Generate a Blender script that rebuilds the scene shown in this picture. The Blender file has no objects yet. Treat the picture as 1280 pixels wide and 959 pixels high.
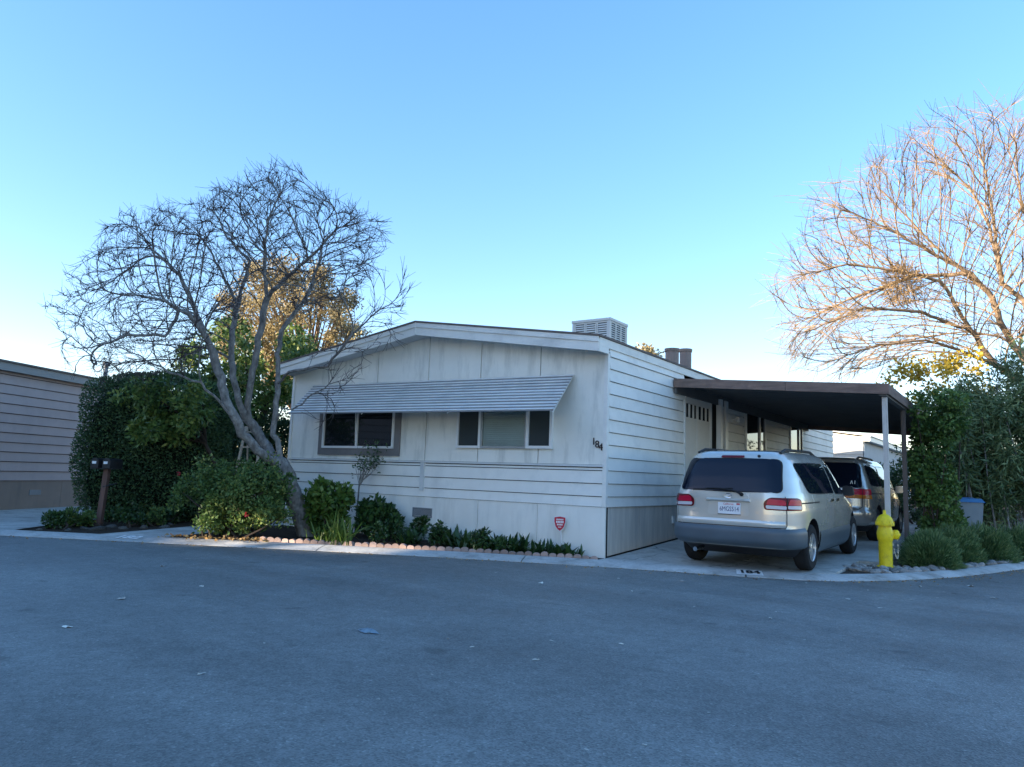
import bpy, bmesh, math, random
import numpy as np
from mathutils import Vector, Matrix, Euler
from mathutils.kdtree import KDTree

R = math.radians
random.seed(7)
rng = np.random.default_rng(7)
scene = bpy.context.scene
COL = scene.collection

# ------------------------------------------------------------------ camera
F_PX, IMG_W, IMG_H = 917.86, 1280.0, 959.0
CAM = Vector((5.137, -9.918, 1.159))
PITCH, ROLL, YAW = 0.1248, 0.0350, -0.6079
_fw = Vector((math.sin(YAW) * math.cos(PITCH), math.cos(YAW) * math.cos(PITCH), math.sin(PITCH)))
_r0 = Vector((math.cos(YAW), -math.sin(YAW), 0))
_u0 = _r0.cross(_fw)
_rt = _r0 * math.cos(ROLL) + _u0 * math.sin(ROLL)
_up = -_r0 * math.sin(ROLL) + _u0 * math.cos(ROLL)
cam_d = bpy.data.cameras.new('camera')
cam_d.sensor_width = 36.0
cam_d.lens = F_PX / IMG_W * 36.0
cam_d.clip_start = 0.05
cam_d.clip_end = 2000
cam = bpy.data.objects.new('camera', cam_d)
COL.objects.link(cam)
cam.matrix_world = Matrix(((_rt.x, _up.x, -_fw.x, CAM.x), (_rt.y, _up.y, -_fw.y, CAM.y),
                           (_rt.z, _up.z, -_fw.z, CAM.z), (0, 0, 0, 1)))
scene.camera = cam

def at(px, py, d):
    """a survey point of the photograph at distance d (metres) from the camera plane"""
    return CAM + d * (_fw + _rt * ((px - 640) / F_PX) - _up * ((py - 479.5) / F_PX))

# ------------------------------------------------------------------ light
SUN_AZ = R(215.0)      # clockwise from +Y, where the sun stands
SUN_EL = R(11.0)
world = bpy.data.worlds.new('World')
scene.world = world
world.use_nodes = True
wn = world.node_tree
wn.nodes.clear()
w_out = wn.nodes.new('ShaderNodeOutputWorld')
w_bg = wn.nodes.new('ShaderNodeBackground')
w_sky = wn.nodes.new('ShaderNodeTexSky')
w_sky.sky_type = 'NISHITA'
w_sky.sun_disc = False
w_sky.sun_elevation = SUN_EL
w_sky.sun_rotation = SUN_AZ
w_sky.altitude = 0
w_sky.air_density = 1.0
w_sky.dust_density = 0.3
w_sky.ozone_density = 2.0
w_bg.inputs['Strength'].default_value = 0.15
w_hs = wn.nodes.new('ShaderNodeHueSaturation')      # the phone's vivid rendering of the clear winter sky
w_hs.inputs['Saturation'].default_value = 1.4
w_mul = wn.nodes.new('ShaderNodeMix'); w_mul.data_type = 'RGBA'; w_mul.blend_type = 'MULTIPLY'
w_mul.inputs[0].default_value = 1.0
w_mul.inputs[7].default_value = (0.96, 0.885, 1.0, 1)
w_gm = wn.nodes.new('ShaderNodeGamma'); w_gm.inputs[1].default_value = 0.75      # and its compressed highlights
wn.links.new(w_sky.outputs[0], w_gm.inputs[0])
wn.links.new(w_gm.outputs[0], w_hs.inputs['Color'])
wn.links.new(w_hs.outputs[0], w_mul.inputs[6])
wn.links.new(w_mul.outputs[2], w_bg.inputs['Color'])
wn.links.new(w_bg.outputs[0], w_out.inputs['Surface'])

sun_d = bpy.data.lights.new('sun', 'SUN')
sun_d.energy = 3.6
sun_d.angle = R(0.55)
sun_d.color = (1.0, 0.85, 0.66)
sun = bpy.data.objects.new('sun', sun_d)
COL.objects.link(sun)
_to = Vector((math.sin(SUN_AZ) * math.cos(SUN_EL), math.cos(SUN_AZ) * math.cos(SUN_EL), math.sin(SUN_EL)))
sun.rotation_euler = (-_to).to_track_quat('-Z', 'Y').to_euler()
sun.location = (-20, -30, 12)

vs = scene.view_settings
vs.view_transform = 'Standard'
vs.look = 'None'
vs.exposure = 2.2
vs.gamma = 1.0
vs.use_curve_mapping = False
scene.cycles.max_bounces = 6
scene.cycles.diffuse_bounces = 3
scene.cycles.glossy_bounces = 3
scene.cycles.transparent_max_bounces = 12
scene.cycles.use_denoising = True

# ------------------------------------------------------------------ helpers
def tag(o, label=None, cat=None, group=None, kind=None):
    if label: o['label'] = label
    if cat: o['category'] = cat
    if group: o['group'] = group
    if kind: o['kind'] = kind
    return o

def thing(name, label, cat, loc=(0, 0, 0), rotz=0.0, group=None):
    o = bpy.data.objects.new(name, None)
    COL.objects.link(o)
    o.empty_display_size = 0.2
    o.location = loc
    o.rotation_euler = (0, 0, rotz)
    return tag(o, label, cat, group)

def link_mesh(name, me, mat=None, parent=None, mats=None):
    o = bpy.data.objects.new(name, me)
    COL.objects.link(o)
    if parent: o.parent = parent
    if mats:
        for m in mats: me.materials.append(m)
    elif mat and not me.materials:
        me.materials.append(mat)
    return o

def copy_tree(o, parent=None):
    c = o.copy()
    COL.objects.link(c)
    if parent: c.parent = parent
    for ch in list(o.children): copy_tree(ch, c)
    return c

class MB:
    def __init__(self):
        self.v = []; self.f = []; self.mi = []; self.cur = 0; self.M = None
    def add(self, vs_, fs):
        b = len(self.v)
        if self.M is not None: vs_ = [self.M @ Vector(q) for q in vs_]
        self.v += [tuple(q) for q in vs_]
        for f in fs:
            self.f.append([b + i for i in f]); self.mi.append(self.cur)
        return self
    def box(self, x0, x1, y0, y1, z0, z1):
        return self.hexa([(x0, y0, z0), (x1, y0, z0), (x1, y1, z0), (x0, y1, z0),
                          (x0, y0, z1), (x1, y0, z1), (x1, y1, z1), (x0, y1, z1)])
    def hexa(self, p):
        return self.add(p, [(3, 2, 1, 0), (4, 5, 6, 7), (0, 1, 5, 4), (1, 2, 6, 5), (2, 3, 7, 6), (3, 0, 4, 7)])
    def prism(self, pts, ext):
        n = len(pts); e = Vector(ext)
        p = [Vector(q) for q in pts]
        return self.add(p + [q + e for q in p],
                        [tuple(range(n - 1, -1, -1)), tuple(range(n, 2 * n))] +
                        [(i, (i + 1) % n, (i + 1) % n + n, i + n) for i in range(n)])
    def tube(self, pts, rad, n=8, caps=True, squash=1.0):
        pts = [Vector(q) for q in pts]
        if not hasattr(rad, '__len__'): rad = [rad] * len(pts)
        ring = []; ref = None
        for i, q in enumerate(pts):
            a = pts[min(i + 1, len(pts) - 1)] - pts[max(i - 1, 0)]
            if a.length < 1e-9: a = Vector((0, 0, 1))
            a.normalize()
            if ref is None:
                ref = Vector((1, 0, 0)) if abs(a.x) < .8 else Vector((0, 1, 0))
            s = (ref - a * ref.dot(a))
            if s.length < 1e-6: s = a.orthogonal()
            s.normalize(); ref = s
            t = a.cross(s)
            ring.append([q + (s * math.cos(2 * math.pi * k / n) + t * squash * math.sin(2 * math.pi * k / n)) * rad[i] for k in range(n)])
        vs_ = [q for rr in ring for q in rr]
        fs = []
        for i in range(len(pts) - 1):
            for k in range(n):
                fs.append((i * n + k, i * n + (k + 1) % n, (i + 1) * n + (k + 1) % n, (i + 1) * n + k))
        if caps:
            fs.append(tuple(range(n - 1, -1, -1)))
            fs.append(tuple(range((len(pts) - 1) * n, len(pts) * n)))
        return self.add(vs_, fs)
    def lathe(self, prof, n=20, o=(0, 0, 0), axis='z', caps=True):
        """prof: list of (radius, height along the axis)"""
        o = Vector(o); vs_ = []
        for r_, h in prof:
            for k in range(n):
                c, s = math.cos(2 * math.pi * k / n) * r_, math.sin(2 * math.pi * k / n) * r_
                vs_.append(o + (Vector((c, s, h)) if axis == 'z' else Vector((h, c, s)) if axis == 'x' else Vector((s, h, c))))
        fs = []
        for i in range(len(prof) - 1):
            for k in range(n):
                fs.append((i * n + k, i * n + (k + 1) % n, (i + 1) * n + (k + 1) % n, (i + 1) * n + k))
        if caps:
            fs.append(tuple(range(n - 1, -1, -1)))
            fs.append(tuple(range((len(prof) - 1) * n, len(prof) * n)))
        return self.add(vs_, fs)
    def mesh(self, name, smooth=None, recalc=True):
        me = bpy.data.meshes.new(name)
        me.from_pydata(self.v, [], self.f)
        if recalc:
            bm = bmesh.new(); bm.from_mesh(me)
            bmesh.ops.recalc_face_normals(bm, faces=bm.faces)
            bm.to_mesh(me); bm.free()
        if any(self.mi):
            me.polygons.foreach_set('material_index', self.mi)
        if smooth is not None:
            me.polygons.foreach_set('use_smooth', [True] * len(me.polygons))
            me.set_sharp_from_angle(angle=R(smooth))
        me.update()
        return me
    def build(self, name, mat=None, parent=None, smooth=None, mats=None, recalc=True):
        return link_mesh(name, self.mesh(name, smooth, recalc), mat, parent, mats)

def box_part(name, mat, parent, *a):
    return MB().box(*a).build(name, mat, parent)

# ------------------------------------------------------------------ materials
MATS = {}
def new_mat(name):
    m = bpy.data.materials.new(name)
    m.use_nodes = True
    nt = m.node_tree
    b = nt.nodes['Principled BSDF']
    MATS[name] = m
    return m, nt, b

def N(nt, typ, **kw):
    n = nt.nodes.new(typ)
    for k, v in kw.items():
        if k in n.inputs: n.inputs[k].default_value = v
        else: setattr(n, k, v)
    return n

def ramp(nt, fac, stops):
    r_ = nt.nodes.new('ShaderNodeValToRGB')
    e = r_.color_ramp.elements
    while len(e) < len(stops): e.new(0.5)
    for i, (p, c) in enumerate(stops):
        e[i].position = p
        e[i].color = (*c, 1) if len(c) == 3 else c
    nt.links.new(fac, r_.inputs['Fac'])
    return r_

def coords(nt, scale=(1, 1, 1), kind='Object'):
    tc = nt.nodes.new('ShaderNodeTexCoord')
    mp = nt.nodes.new('ShaderNodeMapping')
    mp.inputs['Scale'].default_value = scale
    nt.links.new(tc.outputs[kind], mp.inputs['Vector'])
    return mp.outputs[0]

def mixc(nt, fac, a, b, mode='MIX'):
    m = nt.nodes.new('ShaderNodeMix')
    m.data_type = 'RGBA'; m.blend_type = mode
    for i, s in ((0, fac), (6, a), (7, b)):
        if isinstance(s, (int, float)): m.inputs[i].default_value = s
        elif isinstance(s, tuple): m.inputs[i].default_value = (*s, 1) if len(s) == 3 else s
        else: nt.links.new(s, m.inputs[i])
    return m.outputs[2]

def paint(name, col, rough=0.55, var=0.08, scale=2.0, stretch=(1, 1, 1), dirt=None, dirt_amt=0.0, dirt_scale=1.2,
          dirt_stretch=(1, 1, 1), bump=0.0, bump_scale=60, spec=0.4, metal=0.0, obj_var=0.0, bump_stretch=(1, 1, 1)):
    """painted, weathered or plain surface: base colour with slow variation, a dirt layer with its own shape and fine relief"""
    m, nt, b = new_mat(name)
    n1 = N(nt, 'ShaderNodeTexNoise', Scale=scale, Detail=6.0, Roughness=0.6)
    nt.links.new(coords(nt, stretch), n1.inputs['Vector'])
    lo = tuple(max(0, c * (1 - var)) for c in col); hi = tuple(min(1, c * (1 + var)) for c in col)
    c = ramp(nt, n1.outputs[0], [(0.3, lo), (0.7, hi)]).outputs[0]
    if obj_var:
        oi = nt.nodes.new('ShaderNodeObjectInfo')
        mr = N(nt, 'ShaderNodeMapRange'); mr.inputs[3].default_value = 1 - obj_var; mr.inputs[4].default_value = 1 + obj_var
        nt.links.new(oi.outputs['Random'], mr.inputs[0])
        hs = nt.nodes.new('ShaderNodeHueSaturation')
        nt.links.new(mr.outputs[0], hs.inputs['Value']); nt.links.new(c, hs.inputs['Color'])
        c = hs.outputs[0]
    if dirt:
        n2 = N(nt, 'ShaderNodeTexNoise', Scale=dirt_scale, Detail=8.0, Roughness=0.65)
        nt.links.new(coords(nt, dirt_stretch), n2.inputs['Vector'])
        f = ramp(nt, n2.outputs[0], [(0.5, (0, 0, 0)), (0.78, (dirt_amt,) * 3)]).outputs[0]
        c = mixc(nt, f, c, dirt)
    nt.links.new(c, b.inputs['Base Color'])
    b.inputs['Roughness'].default_value = rough
    b.inputs['Metallic'].default_value = metal
    b.inputs['Specular IOR Level'].default_value = spec
    if bump:
        n3 = N(nt, 'ShaderNodeTexNoise', Scale=bump_scale, Detail=4.0)
        nt.links.new(coords(nt, bump_stretch), n3.inputs['Vector'])
        bp = N(nt, 'ShaderNodeBump', Strength=bump, Distance=0.01)
        nt.links.new(n3.outputs[0], bp.inputs['Height'])
        nt.links.new(bp.outputs[0], b.inputs['Normal'])
    return m

def glass_dark(name, col=(0.012, 0.016, 0.02), rough=0.03):
    m, nt, b = new_mat(name)
    b.inputs['Base Color'].default_value = (*col, 1)
    b.inputs['Roughness'].default_value = rough
    b.inputs['Specular IOR Level'].default_value = 0.6
    n = N(nt, 'ShaderNodeTexNoise', Scale=1.3, Detail=2.0)
    nt.links.new(coords(nt), n.inputs['Vector'])
    bp = N(nt, 'ShaderNodeBump', Strength=0.05, Distance=0.02)
    nt.links.new(n.outputs[0], bp.inputs['Height']); nt.links.new(bp.outputs[0], b.inputs['Normal'])
    return m

def glass_clear(name, tint=(0.85, 0.9, 0.9)):
    m, nt, b = new_mat(name)
    out = nt.nodes['Material Output']
    tr = nt.nodes.new('ShaderNodeBsdfTransparent'); tr.inputs[0].default_value = (*tint, 1)
    gl = nt.nodes.new('ShaderNodeBsdfGlossy'); gl.inputs['Roughness'].default_value = 0.03
    fr = nt.nodes.new('ShaderNodeFresnel'); fr.inputs[0].default_value = 1.5
    mx = nt.nodes.new('ShaderNodeMixShader')
    nt.links.new(fr.outputs[0], mx.inputs[0]); nt.links.new(tr.outputs[0], mx.inputs[1]); nt.links.new(gl.outputs[0], mx.inputs[2])
    nt.links.new(mx.outputs[0], out.inputs['Surface'])
    return m

def leafmat(name, stops, rough=0.5, trans=0.25, spec=0.35):
    """leaves: the colour varies from leaf to leaf through the face attribute rnd"""
    m, nt, b = new_mat(name)
    a = nt.nodes.new('ShaderNodeAttribute'); a.attribute_name = 'rnd'
    c = ramp(nt, a.outputs['Fac'], stops).outputs[0]
    nt.links.new(c, b.inputs['Base Color'])
    b.inputs['Roughness'].default_value = rough
    b.inputs['Specular IOR Level'].default_value = spec
    tl = nt.nodes.new('ShaderNodeBsdfTranslucent')
    nt.links.new(c, tl.inputs[0])
    mx = nt.nodes.new('ShaderNodeMixShader'); mx.inputs[0].default_value = trans
    nt.links.new(b.outputs[0], mx.inputs[1]); nt.links.new(tl.outputs[0], mx.inputs[2])
    nt.links.new(mx.outputs[0], nt.nodes['Material Output'].inputs['Surface'])
    return m

def asphalt():
    m, nt, b = new_mat('asphalt')
    v = coords(nt)
    def noise(sc, det=5.0, ro=.6, vec=None):
        n = N(nt, 'ShaderNodeTexNoise', Scale=sc, Detail=det, Roughness=ro); nt.links.new(vec or v, n.inputs['Vector']); return n.outputs[0]
    big, mot, mid = noise(0.35), noise(1.7, 8.0, .7), noise(9.0, 6.0, .75)
    fine = N(nt, 'ShaderNodeTexVoronoi', Scale=95.0); nt.links.new(v, fine.inputs['Vector'])
    c = ramp(nt, big, [(0.3, (0.176, 0.182, 0.172)), (0.7, (0.240, 0.248, 0.235))]).outputs[0]
    c = mixc(nt, 0.8, c, ramp(nt, mot, [(0.3, (0.78,) * 3), (0.72, (1.16,) * 3)]).outputs[0], 'MULTIPLY')
    c = mixc(nt, 0.8, c, ramp(nt, mid, [(0.3, (0.68,) * 3), (0.75, (1.25,) * 3)]).outputs[0], 'MULTIPLY')
    sp = ramp(nt, fine.outputs['Color'], [(0.0, (0.42,) * 3), (0.55, (0.95,) * 3), (0.86, (1.2,) * 3), (0.94, (1.75, 1.75, 1.7))]).outputs[0]
    c = mixc(nt, 0.8, c, sp, 'MULTIPLY')
    # worn wheel lanes that run along the street, dark drips and hair cracks
    lane = noise(0.55, 3.0, .5, coords(nt, (0.25, 1.6, 1)))
    c = mixc(nt, 0.8, c, ramp(nt, lane, [(0.4, (0.84,) * 3), (0.62, (1.14,) * 3)]).outputs[0], 'MULTIPLY')
    spot = noise(2.6, 2.0, .4)
    c = mixc(nt, 0.8, c, ramp(nt, spot, [(0.24, (0.55,) * 3), (0.31, (1, 1, 1))]).outputs[0], 'MULTIPLY')
    wp = N(nt, 'ShaderNodeTexNoise', Scale=1.3, Detail=6.0); nt.links.new(v, wp.inputs['Vector'])
    mv = mixc(nt, 0.35, v, wp.outputs['Color'])
    vo = N(nt, 'ShaderNodeTexVoronoi', feature='DISTANCE_TO_EDGE', Scale=0.28); nt.links.new(mv, vo.inputs['Vector'])
    c = mixc(nt, 0.15, c, ramp(nt, vo.outputs['Distance'], [(0.0, (0.4,) * 3), (0.0035, (1, 1, 1))]).outputs[0], 'MULTIPLY')
    nt.links.new(c, b.inputs['Base Color'])
    nt.links.new(ramp(nt, mot, [(0.3, (0.50,) * 3), (0.7, (0.66,) * 3)]).outputs[0], b.inputs['Roughness'])
    b.inputs['Specular IOR Level'].default_value = 0.5
    h = N(nt, 'ShaderNodeMath', operation='ADD')
    nt.links.new(fine.outputs['Distance'], h.inputs[0])
    ms = N(nt, 'ShaderNodeMath', operation='MULTIPLY'); ms.inputs[1].default_value = 1.0
    nt.links.new(mid, ms.inputs[0]); nt.links.new(ms.outputs[0], h.inputs[1])
    bp = N(nt, 'ShaderNodeBump', Strength=0.55, Distance=0.006)
    nt.links.new(h.outputs[0], bp.inputs['Height']); nt.links.new(bp.outputs[0], b.inputs['Normal'])
    return m

def concrete(name, col, crack=True):
    m, nt, b = new_mat(name)
    v = coords(nt)
    n1 = N(nt, 'ShaderNodeTexNoise', Scale=1.1, Detail=8.0, Roughness=0.65); nt.links.new(v, n1.inputs['Vector'])
    n2 = N(nt, 'ShaderNodeTexNoise', Scale=28.0, Detail=5.0); nt.links.new(v, n2.inputs['Vector'])
    lo = tuple(c * 0.72 for c in col); hi = tuple(min(1, c * 1.2) for c in col)
    c = ramp(nt, n1.outputs[0], [(0.3, lo), (0.68, hi)]).outputs[0]
    c2 = ramp(nt, n2.outputs[0], [(0.3, (0.86,) * 3), (0.7, (1.1,) * 3)]).outputs[0]
    c = mixc(nt, 0.8, c, c2, 'MULTIPLY')
    st = N(nt, 'ShaderNodeTexNoise', Scale=2.7, Detail=7.0, Roughness=0.7); nt.links.new(v, st.inputs['Vector'])
    c = mixc(nt, 0.85, c, ramp(nt, st.outputs[0], [(0.34, (0.62, 0.60, 0.56)), (0.5, (1, 1, 1))]).outputs[0], 'MULTIPLY')
    if crack:
        wp = N(nt, 'ShaderNodeTexNoise', Scale=2.2, Detail=4.0); nt.links.new(v, wp.inputs['Vector'])
        mv = mixc(nt, 0.22, v, wp.outputs['Color'])
        vo = N(nt, 'ShaderNodeTexVoronoi', feature='DISTANCE_TO_EDGE', Scale=0.55); nt.links.new(mv, vo.inputs['Vector'])
        cr = ramp(nt, vo.outputs['Distance'], [(0.0, (0.35,) * 3), (0.006, (1, 1, 1))]).outputs[0]
        c = mixc(nt, 0.7, c, cr, 'MULTIPLY')
    nt.links.new(c, b.inputs['Base Color'])
    b.inputs['Roughness'].default_value = 0.85
    b.inputs['Specular IOR Level'].default_value = 0.25
    bp = N(nt, 'ShaderNodeBump', Strength=0.3, Distance=0.005)
    nt.links.new(n2.outputs[0], bp.inputs['Height']); nt.links.new(bp.outputs[0], b.inputs['Normal'])
    return m

M_ASPHALT = asphalt()
M_CONC = concrete('concrete', (0.52, 0.505, 0.465))
M_KERB = concrete('kerb_concrete', (0.50, 0.495, 0.47), crack=False)
M_SOIL = paint('soil', (0.05, 0.036, 0.026), 0.95, 0.4, 14, bump=0.9, bump_scale=30, spec=0.1)
M_MULCH = paint('mulch', (0.09, 0.068, 0.052), 0.95, 0.4, 16, bump=1.0, bump_scale=38, spec=0.1)
M_PANEL = paint('wall_panel_paint', (0.83, 0.81, 0.73), 0.6, 0.06, 1.6, dirt=(0.38, 0.385, 0.34), dirt_amt=0.75, dirt_scale=1.6,
                dirt_stretch=(2.4, 2.4, 0.5), bump=0.35, bump_scale=16, bump_stretch=(6, 6, 0.15), obj_var=0.02)
M_SIDING = paint('siding_paint', (0.83, 0.81, 0.745), 0.55, 0.05, 1.8, dirt=(0.42, 0.43, 0.42), dirt_amt=0.4, dirt_scale=1.7,
                 bump=0.15, bump_scale=30, obj_var=0.025)
M_SKIRT = paint('skirting_paint', (0.84, 0.82, 0.75), 0.6, 0.05, 1.8, dirt=(0.42, 0.41, 0.37), dirt_amt=0.5, dirt_scale=1.4,
                dirt_stretch=(2.2, 2.2, 0.4), bump=0.25, bump_scale=14, bump_stretch=(6, 6, 0.15))
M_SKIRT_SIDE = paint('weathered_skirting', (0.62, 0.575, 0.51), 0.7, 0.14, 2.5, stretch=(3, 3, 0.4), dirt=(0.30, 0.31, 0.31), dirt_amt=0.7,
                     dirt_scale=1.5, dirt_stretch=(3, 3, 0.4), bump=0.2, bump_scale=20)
M_TRIM = paint('trim_paint', (0.66, 0.67, 0.65), 0.5, 0.06, 2.5, dirt=(0.35, 0.35, 0.34), dirt_amt=0.4, dirt_scale=2.0)
M_FASCIA = paint('fascia_paint', (0.80, 0.785, 0.72), 0.5, 0.06, 2.0, dirt=(0.36, 0.36, 0.35), dirt_amt=0.5, dirt_scale=1.8, dirt_stretch=(1, 1, 2))
M_SOFFIT = paint('soffit_paint', (0.5, 0.5, 0.48), 0.7, 0.08, 2.0)
M_GREYBAND = paint('window_surround_paint', (0.20, 0.19, 0.185), 0.6, 0.1, 4.0)
M_WHITE = paint('white_frame', (0.80, 0.80, 0.77), 0.4, 0.04, 4.0)
M_ROOF = paint('roof_coating', (0.16, 0.13, 0.115), 0.8, 0.2, 3.0)
M_SLATA = paint('awning_slat_paint', (0.86, 0.86, 0.84), 0.4, 0.05, 3.0, stretch=(1, 4, 4), dirt=(0.4, 0.4, 0.4), dirt_amt=0.45, dirt_scale=2.4, spec=0.5)
M_SLOT_STRIP = paint('awning_strip_grey', (0.24, 0.24, 0.24), 0.6, 0.15, 3.0, stretch=(1, 4, 4))
M_DARK = paint('dark_gap', (0.02, 0.02, 0.02), 0.9, 0.1, 3.0)
M_GLASS = glass_dark('window_glass')
M_SCREEN = glass_dark('screened_glass', (0.05, 0.06, 0.062), 0.12)
M_CLEAR = glass_clear('clear_glass')
M_BLIND = paint('blind_slats', (0.86, 0.85, 0.82), 0.6, 0.05, 4.0)
M_COOLER = paint('cooler_metal', (0.70, 0.69, 0.64), 0.5, 0.06, 3.0, dirt=(0.45, 0.4, 0.33), dirt_amt=0.4, dirt_scale=3.0)
M_VENT = paint('vent_pipe_paint', (0.27, 0.20, 0.165), 0.6, 0.12, 5.0)
M_BROWN = paint('weathered_fascia_wood', (0.21, 0.14, 0.11), 0.8, 0.25, 5.0, stretch=(0.5, 0.5, 4), dirt=(0.07, 0.05, 0.045), dirt_amt=0.6, dirt_scale=4, bump=0.3, bump_scale=24, bump_stretch=(1, 1, 6))
M_PAN = paint('carport_pan', (0.13, 0.125, 0.12), 0.7, 0.1, 2.0)
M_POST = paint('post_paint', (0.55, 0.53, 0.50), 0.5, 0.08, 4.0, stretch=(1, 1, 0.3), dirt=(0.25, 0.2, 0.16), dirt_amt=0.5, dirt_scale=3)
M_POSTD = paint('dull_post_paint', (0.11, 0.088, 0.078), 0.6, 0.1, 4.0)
M_DOOR = paint('door_paint', (0.70, 0.68, 0.62), 0.5, 0.04, 3.0)
M_BLACK = paint('black_plastic', (0.018, 0.018, 0.02), 0.5, 0.1, 5.0)
M_NUM = paint('house_number_metal', (0.035, 0.022, 0.025), 0.4, 0.1, 5.0)
M_VENTG = paint('skirting_vent_metal', (0.22, 0.23, 0.24), 0.5, 0.1, 5.0)

# ------------------------------------------------------------------ the ground, the street and the paving
def sheet(name, pts, z, mat, kind='structure'):
    me = bpy.data.meshes.new(name)
    bm = bmesh.new()
    vs_ = [bm.verts.new((x, y, z)) for x, y in pts]
    f = bm.faces.new(vs_)
    bmesh.ops.triangulate(bm, faces=[f])
    bmesh.ops.recalc_face_normals(bm, faces=bm.faces)
    for f in bm.faces:
        if f.normal.z < 0: f.normal_flip()
    bm.to_mesh(me); bm.free()
    o = link_mesh(name, me, mat)
    if kind: o['kind'] = kind
    return o

EDGE = [(-60, -31.8), (-40, -21.5), (-20, -11.05), (-8.05, -4.85), (-6.54, -4.04), (-5.44, -3.46), (-4.53, -2.97), (-3.5, -2.42), (-2.34, -1.86),
        (-1.3, -1.38), (-.43, -1.0), (.36, -.68), (1.28, -.36), (2.12, -.10), (2.75, .16), (3.15, .47), (3.54, .96),
        (3.86, 1.46), (4.18, 2.1), (4.46, 2.8), (4.74, 3.6), (5.08, 4.7), (5.5, 5.9), (6.2, 7.2), (7.4, 8.6), (9.5, 10.2), (14, 12.6), (30, 18), (70, 30)]
def edge_normals(P):
    out = []
    for i in range(len(P)):
        a = Vector(P[max(i - 1, 0)]); b = Vector(P[min(i + 1, len(P) - 1)])
        d = (b - a).normalized()
        out.append(Vector((-d.y, d.x)))
    return out
EN = edge_normals(EDGE)
def kerb_w(i):
    x = EDGE[i][0]
    return 0.42 if x < 1.0 else (0.42 - 0.14 * min(1, (x - 1.0) / 3.0))
INNER = [tuple(Vector(EDGE[i]) + EN[i] * kerb_w(i)) for i in range(len(EDGE))]

sheet('ground', [(-600, -600), (600, -600), (600, 600), (-600, 600)], -0.062, M_MULCH)
sheet('road', [(-60, -31.8)] + EDGE[1:-1] + [(70, 30), (120, -40), (80, -120), (-80, -120), (-100, -60)], -0.042, M_ASPHALT)

# the concrete kerb strip, cast in lengths with open joints
kerb = thing('kerb', None, None)
kerb['kind'] = 'structure'
def arc_resample(P, Q):
    """pairs of edge and inner points every ~0.25 m"""
    out = []
    for i in range(len(P) - 1):
        a, b = Vector(P[i]), Vector(P[i + 1]); c, d = Vector(Q[i]), Vector(Q[i + 1])
        n = max(1, int((b - a).length / 0.3))
        for k in range(n):
            t = k / n
            out.append((a.lerp(b, t), c.lerp(d, t)))
    out.append((Vector(P[-1]), Vector(Q[-1])))
    return out
_pairs = arc_resample(EDGE[2:-2], INNER[2:-2])
def kerb_lengths():
    cuts = []; s = 0.0; last = 0
    for i in range(1, len(_pairs)):
        s += (_pairs[i][0] - _pairs[i - 1][0]).length
        if s > 3.0:
            cuts.append((last, i)); last = i; s = 0
    cuts.append((last, len(_pairs) - 1))
    for a, b in cuts:
        vs_ = []; fs = []
        n = 0
        for i in range(a, b + 1):
            e, q = _pairs[i]
            if i == a and a > 0: e = e.lerp(_pairs[i + 1][0], 0.03); q = q.lerp(_pairs[i + 1][1], 0.03)
            if i == b: e = e.lerp(_pairs[i - 1][0], 0.02); q = q.lerp(_pairs[i - 1][1], 0.02)
            w = q - e
            prof = [(0.0, -0.08), (0.0, -0.036), (0.16, -0.022), (0.55, 0.002), (0.86, 0.012), (1.0, 0.01), (1.0, -0.08)]
            for t, z in prof:
                p_ = e + w * t
                vs_.append((p_.x, p_.y, z))
            if n:
                k = len(prof); o_ = (n - 1) * k
                for j in range(k - 1): fs.append((o_ + j, o_ + k + j, o_ + k + j + 1, o_ + j + 1))
            n += 1
        k = 7
        fs.append(tuple(range(k))); fs.append(tuple(range((n - 1) * k, n * k)))
        mb = MB(); mb.add(vs_, fs)
        mb.build('kerb_length', M_KERB, kerb, smooth=50)
kerb_lengths()

def ramp_z(x, y):
    """the drive is lifted a little where it meets the side wall of the home"""
    return min(max(y, 0), 6.0) * 0.018 + min(max(y, 0), 3.3) * 0.034 * max(0.0, 1 - x / 0.85)

drive = thing('driveway', None, None); drive['kind'] = 'structure'
def inner_y(x):
    for i in range(len(INNER) - 1):
        (x0, y0), (x1, y1) = INNER[i], INNER[i + 1]
        if x0 <= x <= x1 and x1 > x0: return y0 + (y1 - y0) * (x - x0) / (x1 - x0)
    return 0
def slab(x0, x1, y0, y1, follow=False):
    nx, ny = max(2, int((x1 - x0) / .2)), max(2, int((y1 - y0) / .25))
    vs_ = []; fs = []
    for j in range(ny + 1):
        for i in range(nx + 1):
            x = x0 + (x1 - x0) * i / nx
            ya = inner_y(x) + 0.012 if follow else y0
            y = ya + (y1 - ya) * j / ny
            vs_.append((x, y, ramp_z(x, y) + 0.0))
    for j in range(ny):
        for i in range(nx):
            a = j * (nx + 1) + i
            fs.append((a, a + 1, a + nx + 2, a + nx + 1))
    nb = len(vs_)
    vs_ += [(x, y, -0.08) for x, y, z in vs_]
    fs2 = [tuple(nb + k for k in f[::-1]) for f in fs]
    per = [i for i in range(nx)] + [nx + j * (nx + 1) for j in range(ny)] + [ny * (nx + 1) + nx - i for i in range(nx)] + [(ny - j) * (nx + 1) for j in range(ny)]
    side = [(per[i], per[(i + 1) % len(per)], nb + per[(i + 1) % len(per)], nb + per[i]) for i in range(len(per))]
    MB().add(vs_, fs + fs2 + side).build('concrete_slab', M_CONC, drive)
slab(0.04, 1.68, 0, 2.6, True); slab(1.70, 3.02, 0, 2.6, True)
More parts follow.
